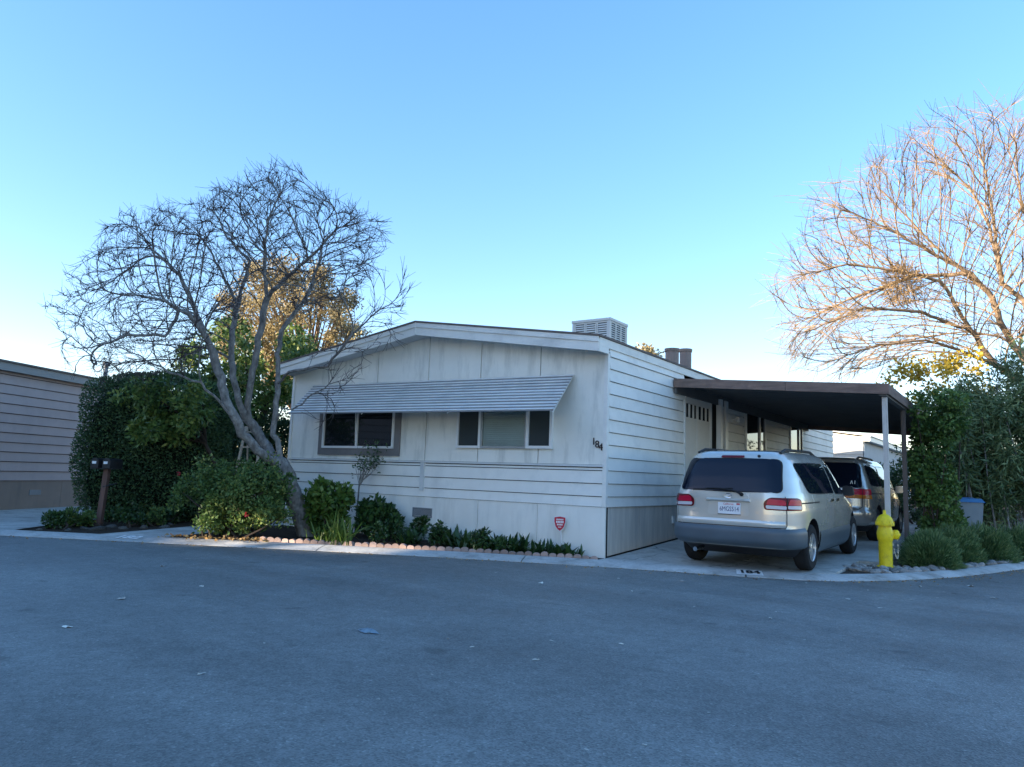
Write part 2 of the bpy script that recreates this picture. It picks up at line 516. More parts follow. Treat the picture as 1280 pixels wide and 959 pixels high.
for ya, yb in ((2.615, 6.0), (6.015, 9.5), (9.515, 13.0), (13.015, 17.0)):
    slab(0.04, 1.68, ya, yb); slab(1.70, 3.3, ya, yb)
sheet('neighbour_driveway', [(-8.35, -4.55), (-9.7, -3.0), (-10.6, -1.6), (-12.4, 3), (-16.6, 1.8), (-15.0, -1.3), (-13.3, -5.4), (-12.2, -6.55)], 0.004, M_CONC)
sheet('concrete_pad', [(-7.05, -3.85), (-7.62, -2.2), (-8.6, 0.6), (-7.7, 0.9), (-6.7, -1.6), (-6.05, -3.33)], 0.004, M_CONC)
sheet('garden_bed', [(-6.05, -3.31), (-6.7, -1.6), (-7.7, 0.9), (-9.0, 8), (-7.2, 8), (-7.2, 0.0), (0.0, 0.0), (0.16, -0.31), (-.6, -.60), (-1.5, -1.0), (-2.54, -1.48), (-3.7, -2.05)], -0.004, M_SOIL)
sheet('planting_strip', [(-8.3, -4.5), (-9.66, -3.05), (-10.5, -1.6), (-12.3, 3), (-8.65, 0.55), (-7.64, -2.2), (-7.07, -3.84)], -0.004, M_SOIL)
sheet('hydrant_bed', [(3.04, 1.02), (3.04, 2.6), (3.32, 2.62), (3.32, 17), (8, 17), (14, 13), (9.2, 10.3), (7.1, 8.7), (5.9, 7.3), (5.2, 6.0), (4.77, 4.75), (4.45, 3.7), (4.18, 2.88), (3.9, 2.2), (3.6, 1.58), (3.3, 1.14)], -0.006, M_MULCH)

# ------------------------------------------------------------------ text meshes
def text_mesh(s, size, extrude=0.003, bold=0.0):
    cu = bpy.data.curves.new('lettering', 'FONT')
    cu.body = s; cu.size = size; cu.extrude = extrude; cu.offset = bold
    cu.align_x = 'CENTER'; cu.align_y = 'CENTER'
    cu.resolution_u = 3
    ob = bpy.data.objects.new('lettering', cu)
    COL.objects.link(ob)
    dg = bpy.context.evaluated_depsgraph_get()
    me = bpy.data.meshes.new_from_object(ob.evaluated_get(dg))
    bpy.data.objects.remove(ob)
    return me

def flat_print(name, s, size, mat, parent, loc, rot, sx=1.0, extrude=0.0015, bold=0.0):
    me = text_mesh(s, size, extrude, bold)
    me.name = name
    o = link_mesh(name, me, mat, parent)
    o.location = loc; o.rotation_euler = rot; o.scale = (sx, 1, 1)
    return o

# ------------------------------------------------------------------ the mobile home
W_, LEN_ = 7.3, 16.2
RX = -W_ / 2
SL = 0.148
def roof_z(x): return 3.27 + SL * (W_ / 2 - abs(x - RX))
home = thing('mobile_home', 'white single-storey mobile home with a striped metal awning over its front windows', 'house', (0, 0, 0))
mb = MB()
mb.prism([(-W_ + .03, .03, .05), (-.03, .03, .05), (-.03, .03, 3.1), (RX, .03, 3.62), (-W_ + .03, .03, 3.1)], (0, LEN_ - .06, 0))
mb.build('wall_core', M_DARK, home)
# upper front wall: sheets of grooved panel
seams = [-7.3, -6.1, -4.88, -3.60, -2.42, -1.21, 0.0]
for a, b in zip(seams[:-1], seams[1:]):
    a2, b2 = a + .008, b - .008
    top = [(b2, 0, roof_z(b2) - .17), (a2, 0, roof_z(a2) - .17)]
    if a2 < RX < b2: top = [top[0], (RX, 0, roof_z(RX) - .17), top[1]]
    MB().prism([(a2, 0, 1.37), (b2, 0, 1.37)] + top, (0, .028, 0)).build('wall_panel', M_PANEL, home)
# horizontal trim rail
box_part('trim_rail', M_TRIM, home, -W_ - .005, -.03, -.045, 0.02, 1.335, 1.366)
box_part('trim_batten', M_TRIM, home, -3.66, -3.57, -.038, 0.0, .845, 1.333)
def board(name, mat, parent, p0, p1, z0, z1, nrm, t=.016, lap=.014, back=.03):
    """one lap board: its foot stands proud of the board below"""
    n = Vector(nrm)
    a, b = Vector(p0), Vector(p1)
    pts = []
    for q in (a, b):
        pts += [q - n * back + Vector((0, 0, z0)), q + n * (t + lap) * 1.0 + Vector((0, 0, z0)), q + n * (t * .45) + Vector((0, 0, z1)), q - n * back + Vector((0, 0, z1))]
    return MB().add(pts, [(0, 1, 2, 3), (7, 6, 5, 4), (0, 4, 5, 1), (1, 5, 6, 2), (2, 6, 7, 3), (3, 7, 4, 0)]).build(name, mat, parent)
zs = [.742, .898, 1.091, 1.287, 1.333]
for z0, z1 in zip(zs[:-1], zs[1:]):
    board('siding_board', M_SIDING, home, (-W_, 0, 0), (-.045, 0, 0), z0, z1 - .012, (0, -1, 0), lap=.014)
# side wall boards in front of the door
zz = [.742, .898, 1.091, 1.287, 1.481, 1.673, 1.865, 2.06, 2.255, 2.449, 2.646, 2.835, 3.024, 3.16]
for z0, z1 in zip(zz[:-1], zz[1:]):
    board('siding_board', M_SIDING, home, (0, .045, 0), (0, 3.06, 0), z0, z1 - .009, (1, 0, 0), lap=.014)
    for ya, yb in ((5.45, 6.68), (8.34, 10.55), (12.0, LEN_)):
        board('siding_board', M_SIDING, home, (0, ya, 0), (0, yb, 0), z0, z1 - .009, (1, 0, 0), lap=.014)
    if z1 < 1.7 or z0 > 2.8:
        board('siding_board', M_SIDING, home, (0, 6.69, 0), (0, 8.33, 0), z0, z1 - .004, (1, 0, 0))
        board('siding_board', M_SIDING, home, (0, 10.56, 0), (0, 11.99, 0), z0, z1 - .004, (1, 0, 0))
# left flank, mostly hidden
for z0, z1 in zip(zz[:-1], zz[1:]):
    board('siding_board', M_SIDING, home, (-W_, .045, 0), (-W_, LEN_, 0), z0, z1 - .004, (-1, 0, 0))
box_part('corner_trim', M_SIDING, home, -.042, .022, -.024, .043, .74, 3.1)
box_part('corner_trim', M_SIDING, home, -W_ - .022, -W_ + .042, -.024, .043, .74, 3.1)
box_part('rear_wall', M_SIDING, home, -W_, 0, LEN_ - .03, LEN_, .1, 3.15)
# skirting sheets
sk = [-7.3, -5.95, -4.75, -3.55, -2.36, -1.18, 0.02]
for a, b in zip(sk[:-1], sk[1:]):
    box_part('skirting_panel', M_SKIRT, home, a + .004, b - .004, -.012 - .003 * (hash(a) % 2), .015, -.03, .736)
ys = [.045, 1.22, 2.38, 3.2, 5.45, 8.4, 11, 13.6, LEN_]
for a, b in zip(ys[:-1], ys[1:]):
    za, zb = ramp_z(0, a) + .012, ramp_z(0, b) + .012
    MB().prism([(0, a + .003, za), (0, b - .003, zb), (0, b - .003, .736), (0, a + .003, .736)], (-.02, 0, 0)).build('skirting_panel', M_SKIRT_SIDE, home)
box_part('skirting_corner', M_DARK, home, .0, .026, .018, .044, .0, .735)
# fascia, soffit, roof
OV = .35
for s in (-1, 1):
    xe = RX + s * (W_ / 2 + .03); ze = 3.27
    zr = roof_z(RX)
    def gx(dy0, dy1, zt0, zt1, name, mat, y0, y1, gap=.003):
        # a sloped board from the eave to the ridge between two heights below the roof line
        p = [(xe, y0, ze + zt0), (RX + s * gap, y0, zr + zt0), (RX + s * gap, y0, zr + zt1), (xe, y0, ze + zt1)]
        return MB().prism(p, (0, y1 - y0, 0)).build(name, mat, home)
    gx(0, 0, -.225, -.035, 'fascia_board', M_FASCIA, -OV, -OV + .025)
    gx(0, 0, -.085, -.004, 'fascia_drip_board', M_FASCIA, -OV - .018, -OV - .0015)
    gx(0, 0, -.205, -.185, 'soffit_board', M_SOFFIT, -OV + .027, .03)
    # roof slab with its dark felt edge
    xo = RX + s * (W_ / 2 + .055)
    p = [(xo, -OV - .03, ze - .004), (RX + s * .0, -OV - .03, zr), (RX + s * .0, -OV - .03, zr + .03), (xo, -OV - .03, ze + .026)]
    MB().prism(p, (0, LEN_ + OV + .2, 0)).build('roof', M_ROOF, home)
    # side fascia along the eave
    x0, x1 = (0.0, .035) if s > 0 else (-W_ - .035, -W_)
    box_part('side_fascia', M_FASCIA, home, x0, x1, -OV + .028, LEN_ + .1, 3.135, 3.262)
box_part('fascia_return', M_FASCIA, home, .0, .034, -OV + .026, -.03, 3.046, 3.134)
box_part('ridge_cap', M_FASCIA, home, RX - .012, RX + .012, -OV - .021, -OV + .02, roof_z(RX) - .222, roof_z(RX) - .006)
# windows
def window(name, x0, x1, z0, z1, bars, y=-.06, fw=.042, bottom=True):
    g = MB()
    fr = link_parent = thing_part(name)
    m = MB()
    m.box(x0, x0 + fw, y, -.003, z0, z1); m.box(x1 - fw, x1, y, -.003, z0, z1)
    m.box(x0 + fw, x1 - fw, y, -.003, z1 - fw, z1)
    if bottom: m.box(x0 + fw, x1 - fw, y, -.003, z0, z0 + fw)
    for b in bars: m.box(b - fw * .5, b + fw * .5, y + .004, -.003, z0 + fw, z1 - fw)
    m.build('frame', M_WHITE, fr)
    return fr
def thing_part(name, parent=None):
    o = bpy.data.objects.new(name, None); COL.objects.link(o); o.parent = parent or home
    o.empty_display_size = .1
    return o
w1 = window('window', -6.27, -4.34, 1.575, 2.38, [-5.31])
for a, b in ((-6.228, -5.332), (-5.288, -4.382)):
    box_part('pane', M_GLASS, w1, a, b, -.03, -.012, 1.617, 2.338)
MB().prism([(-5.40, -.036, 2.33), (-5.375, -.036, 2.33), (-5.335, -.036, 1.62), (-5.35, -.036, 1.62)], (0, .004, 0)).build('curtain_edge', M_WHITE, w1)
sr = thing_part('window_surround')
box_part('surround_board', M_GREYBAND, sr, -6.40, -6.272, -.035, -.001, 1.442, 2.40)
box_part('surround_board', M_GREYBAND, sr, -4.338, -4.20, -.035, -.001, 1.442, 2.40)
box_part('surround_board', M_GREYBAND, sr, -6.271, -4.339, -.035, -.001, 1.442, 1.573)
w2 = window('window', -2.86, -2.345, 1.60, 2.36, [], fw=.04)
box_part('pane', M_SCREEN, w2, -2.82, -2.385, -.03, -.012, 1.64, 2.32)
w3 = window('window', -1.42, -.93, 1.60, 2.36, [], fw=.045)
box_part('pane', M_SCREEN, w3, -1.375, -.975, -.03, -.012, 1.645, 2.315)
w4 = thing_part('window')
M_ALU = paint('aluminium_sash', (0.36, 0.37, 0.36), 0.5, 0.08, 4)
mb = MB()
mb.box(-2.343, -2.31, -.05, -.003, 1.60, 2.36); mb.box(-1.455, -1.422, -.05, -.003, 1.60, 2.36)
mb.box(-2.31, -1.455, -.05, -.003, 1.60, 1.635); mb.box(-2.31, -1.455, -.05, -.003, 2.325, 2.36)
mb.build('frame', M_ALU, w4)
k = 0
zb = 1.64
while zb < 2.32:
    tl = rng.uniform(-.002, .004)
    MB().hexa([(-2.305, -.024, zb), (-1.46, -.024, zb + tl), (-1.46, -.006, zb + .012 + tl), (-2.305, -.006, zb + .012),
               (-2.305, -.025, zb + .003), (-1.46, -.025, zb + .003 + tl), (-1.46, -.007, zb + .015 + tl), (-2.305, -.007, zb + .015)]).build('blind_slat', M_BLIND, w4)
    zb += .034 if zb > 1.71 else .026
box_part('blind_back', M_BLIND, w4, -2.309, -1.456, -.0055, -.003, 1.636, 2.324)
box_part('pane', M_CLEAR, w4, -2.309, -1.456, -.042, -.038, 1.636, 2.324)
# the slatted awning
aw = thing_part('awning')
NS = 12
for i in range(NS):
    t0, t1 = i / NS, (i + 1) / NS
    def ap(t, left):
        zt, zb2 = (2.85, 2.21) if left else (2.77, 2.145)
        x = (-6.62 if left else -.56)
        return Vector((x, -.045 - .60 * t, zt + (zb2 - zt) * t))
    # each slat hangs a little steeper than the awning, with a dark grey strip filling the slot under it
    un = Vector((0, -.70, .66)).normalized()
    t1 = t0 + .70 / NS
    a0, b0 = ap(t0, True) - un * .012, ap(t0, False) - un * .012
    a1, b1 = ap(t1, True) + un * .012, ap(t1, False) + un * .012
    wob = rng.normal() * .0025
    m = MB()
    m.hexa([a0, b0, b1 + un * wob, a1, a0 + un * .004, b0 + un * .004, b1 + un * (.004 + wob), a1 + un * .004])
    dn = Vector((0, .016, -.006)); e3 = Vector((0, .0, -.004))
    m.hexa([a1, b1 + un * wob, b1 + un * wob + dn, a1 + dn, a1 + e3, b1 + un * wob + e3, b1 + un * wob + dn + e3, a1 + dn + e3])
    sl = m.build('slat', M_SLATA, aw)
    tb = t0 + 1.0 / NS
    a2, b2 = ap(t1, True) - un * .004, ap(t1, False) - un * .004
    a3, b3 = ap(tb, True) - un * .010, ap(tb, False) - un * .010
    MB().hexa([a2, b2, b3, a3, a2 + un * .003, b2 + un * .003, b3 + un * .003, a3 + un * .003]).build('slot_strip', M_SLOT_STRIP, aw)
for x in (-6.61, -4.6, -2.6, -.575):
    zt = 2.77 + .08 * (x + .56) / -6.06
    MB().tube([(x, -.045, zt - .03), (x, -.63, zt - .66)], .008, 6).build('rafter', M_WHITE, aw)
# skirting vent
vt = thing_part('skirting_vent')
mb = MB(); mb.box(-3.80, -3.35, -.03, -.016, .38, .40); mb.box(-3.80, -3.35, -.03, -.016, .525, .545); mb.box(-3.80, -3.78, -.03, -.016, .4, .525); mb.box(-3.37, -3.35, -.03, -.016, .4, .525)
mb.build('vent_frame', M_VENTG, vt)
for i in range(6):
    z = .408 + i * .02
    MB().hexa([(-3.78, -.028, z), (-3.37, -.028, z), (-3.37, -.017, z + .014), (-3.78, -.017, z + .014), (-3.78, -.028, z + .003), (-3.37, -.028, z + .003), (-3.37, -.017, z + .017), (-3.78, -.017, z + .017)]).build('louvre', M_VENTG, vt)
# house number
for ch, x, z in (('1', -.205, 1.715), ('8', -.145, 1.672), ('4', -.083, 1.63)):
    flat_print('house_number_digit', ch, .155, M_NUM, home, (x, -.012, z), (R(90), 0, 0), extrude=.006)
# meter bracket and a few things on the walls
box_part('outlet_box', M_TRIM, home, .001, .03, 2.55, 2.63, .42, .55)
box_part('hose_tap', M_DARK, home, -6.95, -6.9, -.05, -.02, .93, .97)
# side door: two leaves with three small lights each
dr = thing_part('door')
for a, b in ((3.10, 3.74), (3.75, 4.43)):
    w = (b - a - .02) / 3
    for k in range(3):
        ya = a + .01 + k * w
        box_part('door_plank', M_DOOR, dr, .0, .024, ya + .002, ya + w - .002, .42, 2.36)
        box_part('light', M_GLASS, dr, .0, .012, ya + .03, ya + w - .03, 2.365, 2.62)
        box_part('glazing_bar', M_DOOR, dr, .0, .028, ya - .012, ya + .028, 2.363, 2.622)
    box_part('top_rail', M_DOOR, dr, .0, .026, a, b, 2.624, 2.75)
    box_part('door_stile', M_DOOR, dr, .0, .030, b - .04, b, .42, 2.622)
MB().tube([(.03, 3.70, 1.62), (.07, 3.70, 1.62), (.07, 3.70, 1.42), (.03, 3.70, 1.42)], .012, 6).build('handle', M_BLACK, dr)
mb = MB(); mb.box(0, .04, 3.06, 3.098, .42, 2.79); mb.box(0, .04, 4.44, 4.50, .42, 2.79); mb.box(0, .04, 3.10, 4.438, 2.752, 2.79)
mb.build('door_frame', M_TRIM, home)
box_part('porch_post', M_WHITE, home, .03, .13, 4.78, 4.9, .02, 2.86)
box_part('porch_post', M_WHITE, home, .03, .11, 5.12, 5.3, .02, 2.86)
lamp = thing_part('wall_lamp')
MB().lathe([(.02, .0), (.05, .01), (.05, .03), (.015, .04), (.015, .10), (.045, .11), (.06, .17), (.03, .19)], 12, (.02, 5.75, 2.52), 'x').build('lamp_body', M_WHITE, lamp)
for ya, yb, z0 in ((6.72, 8.30, 1.70), (10.6, 11.95, 1.70)):
    wn_ = thing_part('window')
    m = MB()
    for yy in (ya, ya + (yb - ya) * .68, yb - .06): m.box(.0, .05, yy, yy + .06, z0, 2.82)
    m.box(.0, .05, ya + .06, yb - .06, z0, z0 + .05); m.box(.0, .05, ya + .06, yb - .06, 2.77, 2.82)
    m.build('frame', M_WHITE, wn_)
    box_part('pane', M_GLASS, wn_, .0, .02, ya + .06, yb - .06, z0 + .05, 2.77)

# rooftop cooler
ck = thing('rooftop_cooler', 'beige louvred evaporative cooler standing on the roof of the white mobile home', 'cooler', (-1.72, 2.96, 3.5))
cw, cd, chh = .42, .38, .72
box_part('base_pan', M_COOLER, ck, -cw - .01, cw + .01, -cd - .01, cd + .01, .06, .16)
box_part('leg', M_COOLER, ck, -cw, -cw + .05, -cd, -cd + .05, -.05, .058); box_part('leg', M_COOLER, ck, cw - .05, cw, -cd, -cd + .05, -.08, .058)
box_part('leg', M_COOLER, ck, -cw, -cw + .05, cd - .05, cd, -.05, .058); box_part('leg', M_COOLER, ck, cw - .05, cw, cd - .05, cd, -.08, .058)
box_part('casing', M_DARK, ck, -cw + .03, cw - .03, -cd + .03, cd - .03, .162, .70)
MB().prism([(-cw - .012, -cd - .012, .715), (cw + .012, -cd - .012, .715), (cw + .012, cd + .012, .715), (-cw - .012, cd + .012, .715)], (0, 0, .05)).build('lid', M_COOLER, ck)
mb = MB()
for sx in (-1, 1):
    for sy in (-1, 1):
        x0, x1 = sorted((sx * cw, sx * (cw - .05))); y0, y1 = sorted((sy * cd, sy * (cd - .05)))
        mb.box(x0, x1, y0, y1, .162, .713)
mb.build('corner_post', M_COOLER, ck)
def louvre_panel(face, a, b):
    pn = thing_part('louvre_panel', ck)
    m = MB()
    def bx(u0, u1, d0, d1, z0, z1):
        if face == 'f': m.box(u0, u1, -cd + d0, -cd + d1, z0, z1)
        else: m.box(cw - d1, cw - d0, u0, u1, z0, z1)
    bx(a, a + .02, .004, .02, .17, .71); bx(b - .02, b, .004, .02, .17, .71); bx(a + .02, b - .02, .004, .02, .17, .20); bx(a + .02, b - .02, .004, .02, .68, .71)
    m.build('panel_frame', M_COOLER, pn)
    for k in range(11):
        m = MB(); z = .205 + k * .043
        if face == 'f': m.hexa([(a + .02, -cd + .004, z), (b - .02, -cd + .004, z), (b - .02, -cd + .022, z + .028), (a + .02, -cd + .022, z + .028), (a + .02, -cd + .006, z + .004), (b - .02, -cd + .006, z + .004), (b - .02, -cd + .024, z + .032), (a + .02, -cd + .024, z + .032)])
        else: m.hexa([(cw - .004, a + .02, z), (cw - .004, b - .02, z), (cw - .022, b - .02, z + .028), (cw - .022, a + .02, z + .028), (cw - .006, a + .02, z + .004), (cw - .006, b - .02, z + .004), (cw - .024, b - .02, z + .032), (cw - .024, a + .02, z + .032)])
        m.build('louvre', M_COOLER, pn)
for i in range(3):
    w = (2 * cw - .1) / 3; louvre_panel('f', -cw + .05 + i * w + .004, -cw + .05 + (i + 1) * w - .004)
    w = (2 * cd - .1) / 3; louvre_panel('s', -cd + .05 + i * w + .004, -cd + .05 + (i + 1) * w - .004)
# vent stacks
for (x, y, r_, zt, lb) in ((-1.2, 5.42, .15, 4.10, 'nearer'), (-1.2, 6.22, .135, 4.22, 'further')):
    v = thing_part('vent_stack')
    zb2 = roof_z(x) + .02
    MB().lathe([(r_ + .03, zb2), (r_, zb2 + .06), (r_, zt - .05), (r_ * .8, zt - .045)], 20, (x, y, 0)).build('pipe', M_VENT, v, smooth=40)
    MB().lathe([(r_ + .012, zt - .07), (r_ + .02, zt - .045), (r_ + .02, zt), (r_ * .6, zt + .006), (r_ * .55, zt - .02)], 20, (x, y, 0)).build('cap_ring', M_VENT, v, smooth=40)

# ------------------------------------------------------------------ the carport
cp = thing('carport', 'flat carport with brown wooden fascia on slim metal posts beside the home', 'carport', (0, 0, 0))
CX, CY0, CY1 = 3.51, 2.5, 12.6
def cz(x): return 3.0 - .245 * x / CX
def slope_box(m, x0, x1, y0, y1, top, bot):
    m.hexa([(x0, y0, cz(x0) + bot), (x1, y0, cz(x1) + bot), (x1, y1, cz(x1) + bot), (x0, y1, cz(x0) + bot),
            (x0, y0, cz(x0) + top), (x1, y0, cz(x1) + top), (x1, y1, cz(x1) + top), (x0, y1, cz(x0) + top)])
    return m
slope_box(MB(), .04, 1.98, CY0, CY0 + .035, 0, -.155).build('fascia_board', M_BROWN, cp)
slope_box(MB(), 1.985, CX, CY0 - .002, CY0 + .033, 0, -.16).build('fascia_board', M_BROWN, cp)
MB().hexa([(CX - .035, CY0 + .036, cz(CX) - .155), (CX, CY0 + .036, cz(CX) - .155), (CX, CY1, cz(CX) - .155), (CX - .035, CY1, cz(CX) - .155),
           (CX - .035, CY0 + .036, cz(CX)), (CX, CY0 + .036, cz(CX)), (CX, CY1, cz(CX)), (CX - .035, CY1, cz(CX))]).build('fascia_board', M_BROWN, cp)
slope_box(MB(), .06, CX - .037, CY1 - .04, CY1 - .005, 0, -.2).build('fascia_board', M_BROWN, cp)
y = CY0 + .04
while y < CY1 - .08:
    slope_box(MB(), .05, CX - .04, y + .003, min(y + .305, CY1 - .045), -.02, -.045).build('roof_pan', M_PAN, cp)
    slope_box(MB(), .05, CX - .04, y + .003, y + .02, -.046, -.085).build('pan_rib', M_PAN, cp)
    y += .31
box_part('ledger', M_PAN, cp, .034, .075, CY0 + .04, CY1 - .05, 2.74, 2.985)
slope_box(MB(), CX - .14, CX - .04, CY0 + .04, CY1 - .045, -.09, -.185).build('beam', M_PAN, cp)
for i, y in enumerate((2.62, 4.75, 7.8, 10.9)):
    m = MB(); m.box(CX - .115, CX - .045, y, y + .07, -.01, cz(CX) - .193)
    m.box(CX - .095, CX - .065, y - .008, y - .001, 0.01, cz(CX) - .2)
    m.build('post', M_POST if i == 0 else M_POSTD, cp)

# ------------------------------------------------------------------ minivans
def carpaint(name, col, flake=0.35):
    m, nt, b = new_mat(name)
    n = N(nt, 'ShaderNodeTexNoise', Scale=3.0, Detail=5.0)
    nt.links.new(coords(nt), n.inputs['Vector'])
    c = ramp(nt, n.outputs[0], [(0.35, tuple(x * .94 for x in col)), (0.7, col)]).outputs[0]
    nt.links.new(c, b.inputs['Base Color'])
    b.inputs['Metallic'].default_value = flake
    rr = ramp(nt, n.outputs[0], [(0.3, (.20,) * 3), (.7, (.28,) * 3)]).outputs[0]
    nt.links.new(rr, b.inputs['Roughness'])
    b.inputs['Coat Weight'].default_value = 1.0
    b.inputs['Coat Roughness'].default_value = 0.04
    return m
def lens(name, col, emit=0.0):
    m, nt, b = new_mat(name)
    w = N(nt, 'ShaderNodeTexWave', Scale=22.0, bands_direction='Z')
    nt.links.new(coords(nt), w.inputs['Vector'])
    c = ramp(nt, w.outputs[0], [(0.0, tuple(x * .75 for x in col)), (1.0, col)]).outputs[0]
    nt.links.new(c, b.inputs['Base Color'])
    b.inputs['Roughness'].default_value = 0.22
    b.inputs['Specular IOR Level'].default_value = 0.3
    return m
M_GOLD = carpaint('champagne_paint', (0.68, 0.65, 0.58), .35)
M_SILVER = carpaint('silver_beige_paint', (0.50, 0.475, 0.44), .55)
M_CLAD = paint('blue_grey_cladding', (0.082, 0.108, 0.13), 0.42, 0.08, 3.0, spec=0.5)
M_CARGLASS = glass_dark('tinted_car_glass', (0.006, 0.010, 0.022), 0.02)
M_CARGLASS.node_tree.nodes['Principled BSDF'].inputs['Specular IOR Level'].default_value = 0.32
M_TYRE = paint('tyre_rubber', (0.022, 0.022, 0.023), 0.85, 0.15, 8, spec=0.2)
M_ALLOY = paint('alloy_wheel', (0.62, 0.62, 0.62), 0.3, 0.06, 6, metal=0.7)
M_CHROME = paint('chrome', (0.75, 0.75, 0.75), 0.15, 0.03, 6, metal=1.0)
M_RED = lens('red_lens', (0.62, 0.012, 0.05))
M_REDDARK = lens('dark_red_lens', (0.17, 0.008, 0.016))
M_CLEARLENS = lens('clear_lens', (0.72, 0.66, 0.68))
M_AMBER = lens('amber_lens', (0.75, 0.22, 0.02))
M_PLATE = paint('number_plate', (0.82, 0.81, 0.82), 0.4, 0.03, 6)
M_PLATEINK = paint('plate_ink', (0.03, 0.035, 0.13), 0.5, 0.05, 6)
M_PLATERED = paint('plate_red', (0.6, 0.1, 0.1), 0.5, 0.05, 6)
M_RUBBER = paint('black_rubber', (0.012, 0.012, 0.013), 0.7, 0.1, 6)

def lerp_tab(tab, z):
    if z <= tab[0][0]: return tab[0][1]
    for (z0, v0), (z1, v1) in zip(tab[:-1], tab[1:]):
        if z <= z1:
            t = (z - z0) / (z1 - z0)
            return v0 + (v1 - v0) * t
    return tab[-1][1]

class CarShape:
    """horizontal slices: every height has a rear reach, a front reach, a half width and corner exponents"""
    def __init__(s, rear, front, wid, nr=7.0, nf=4.2, zs_=None, y0=0.0):
        s.rear, s.front, s.wid, s.nr, s.nf, s.y0 = rear, front, wid, nr, nf, y0
        s.zs = zs_
    def w(s, z): return lerp_tab(s.wid, z)
    def half(s, y, z):
        if y < s.y0: a = s.y0 + lerp_tab(s.rear, z); n = s.nr
        else: a = lerp_tab(s.front, z) - s.y0; n = s.nf
        t = min(1.0, abs(y - s.y0) / max(a, 1e-3))
        return s.w(z) * (1 - t ** n) ** (1 / n)
    def rear_y(s, x, z):
        a = s.y0 + lerp_tab(s.rear, z)
        t = min(1.0, abs(x) / s.w(z))
        return s.y0 - a * (1 - t ** s.nr) ** (1 / s.nr)
    def quarter(s, z, rear=True, n=26):
        a = (s.y0 + lerp_tab(s.rear, z)) if rear else (lerp_tab(s.front, z) - s.y0)
        e = s.nr if rear else s.nf
        th = np.linspace(0, math.pi / 2, 400)
        x = s.w(z) * np.abs(np.sin(th)) ** (2 / e); y = a * np.abs(np.cos(th)) ** (2 / e)
        d = np.concatenate([[0], np.cumsum(np.hypot(np.diff(x), np.diff(y)))])
        # denser toward the corner
        tt = np.linspace(0, 1, n)
        q = d[-1] * tt
        xs, ys_ = np.interp(q, d, x), np.interp(q, d, y)
        return xs, (s.y0 - ys_ if rear else s.y0 + ys_), d, x, (s.y0 - y if rear else s.y0 + y)
    def wrap(s, u, z):
        """point at arc length u from the middle of the rear, and its outward normal"""
        xs, ys_, d, X, Y = s.quarter(z)
        sg = 1 if u >= 0 else -1
        x, y = np.interp(abs(u), d, X), np.interp(abs(u), d, Y)
        x2, y2 = np.interp(abs(u) + .004, d, X), np.interp(abs(u) + .004, d, Y)
        t = Vector((x2 - x, y2 - y, 0))
        if t.length < 1e-9: t = Vector((1, 0, 0))
        t.normalize()
        n = Vector((t.y, -t.x, 0))
        return Vector((sg * x, y, z)), Vector((sg * n.x, n.y, 0))
    def body(s, parent, mat):
        zs_ = s.zs
        vs_ = []; rows = []
        n = 26
        for z in zs_:
            xr, yr, *_ = s.quarter(z, True, n)
            xf, yf, *_ = s.quarter(z, False, n)
            ring = [(xr[i], yr[i]) for i in range(n)] + [(xf[i], yf[i]) for i in range(n - 2, -1, -1)]
            ring += [(-x, y) for x, y in ring[-2:0:-1]]
            rows.append(len(ring)); vs_ += [(x, y, z) for x, y in ring]
        k = rows[0]; fs = []
        for j in range(len(zs_) - 1):
            for i in range(k):
                fs.append((j * k + i, j * k + (i + 1) % k, (j + 1) * k + (i + 1) % k, (j + 1) * k + i))
        fs.append(tuple(range(k - 1, -1, -1)))
        fs.append(tuple(range((len(zs_) - 1) * k, len(zs_) * k)))
        mb = MB(); mb.add(vs_, fs)
        return mb

def ring_panel(outline, place, rings=(0.0, .5, .8, .94, 1.0)):
    """a smooth panel from a 2-d outline; place maps a 2-d point to 3-d"""
    c = np.mean(np.array(outline), axis=0)
    n = len(outline); vs_ = [place(*c)]; fs = []
    for r_ in rings[1:]:
        for q in outline:
            p_ = c + (np.array(q) - c) * r_
            vs_.append(place(*p_))
    for i in range(n): fs.append((0, 1 + i, 1 + (i + 1) % n))
    for j in range(len(rings) - 2):
        for i in range(n):
            a = 1 + j * n + i; b = 1 + j * n + (i + 1) % n
            fs.append((a, a + n, b + n, b))
    return MB().add(vs_, fs)

def rounded(poly, r_=.05, k=5, sub=6):
    """round the corners of a 2-d polygon and subdivide its sides"""
    out = []; n = len(poly)
    for i in range(n):
        p0, p1, p2 = Vector(poly[i - 1]), Vector(poly[i]), Vector(poly[(i + 1) % n])
        rr = r_[i] if hasattr(r_, '__len__') else r_
        a = (p0 - p1); b = (p2 - p1)
        ra = min(rr, a.length * .45); rb = min(rr, b.length * .45)
        A = p1 + a.normalized() * ra; B = p1 + b.normalized() * rb
        for j in range(k + 1):
            t = j / k
            out.append(tuple(A * (1 - t) ** 2 + p1 * 2 * t * (1 - t) + B * t * t))
        p3 = Vector(poly[(i + 2) % n]); 
        rr2 = r_[(i + 1) % n] if hasattr(r_, '__len__') else r_
        b2 = min(rr2, (p2 - p1).length * .45)
        E = p2 - (p2 - p1).normalized() * b2
        for j in range(1, sub): out.append(tuple(B.lerp(E, j / sub)))
    return out

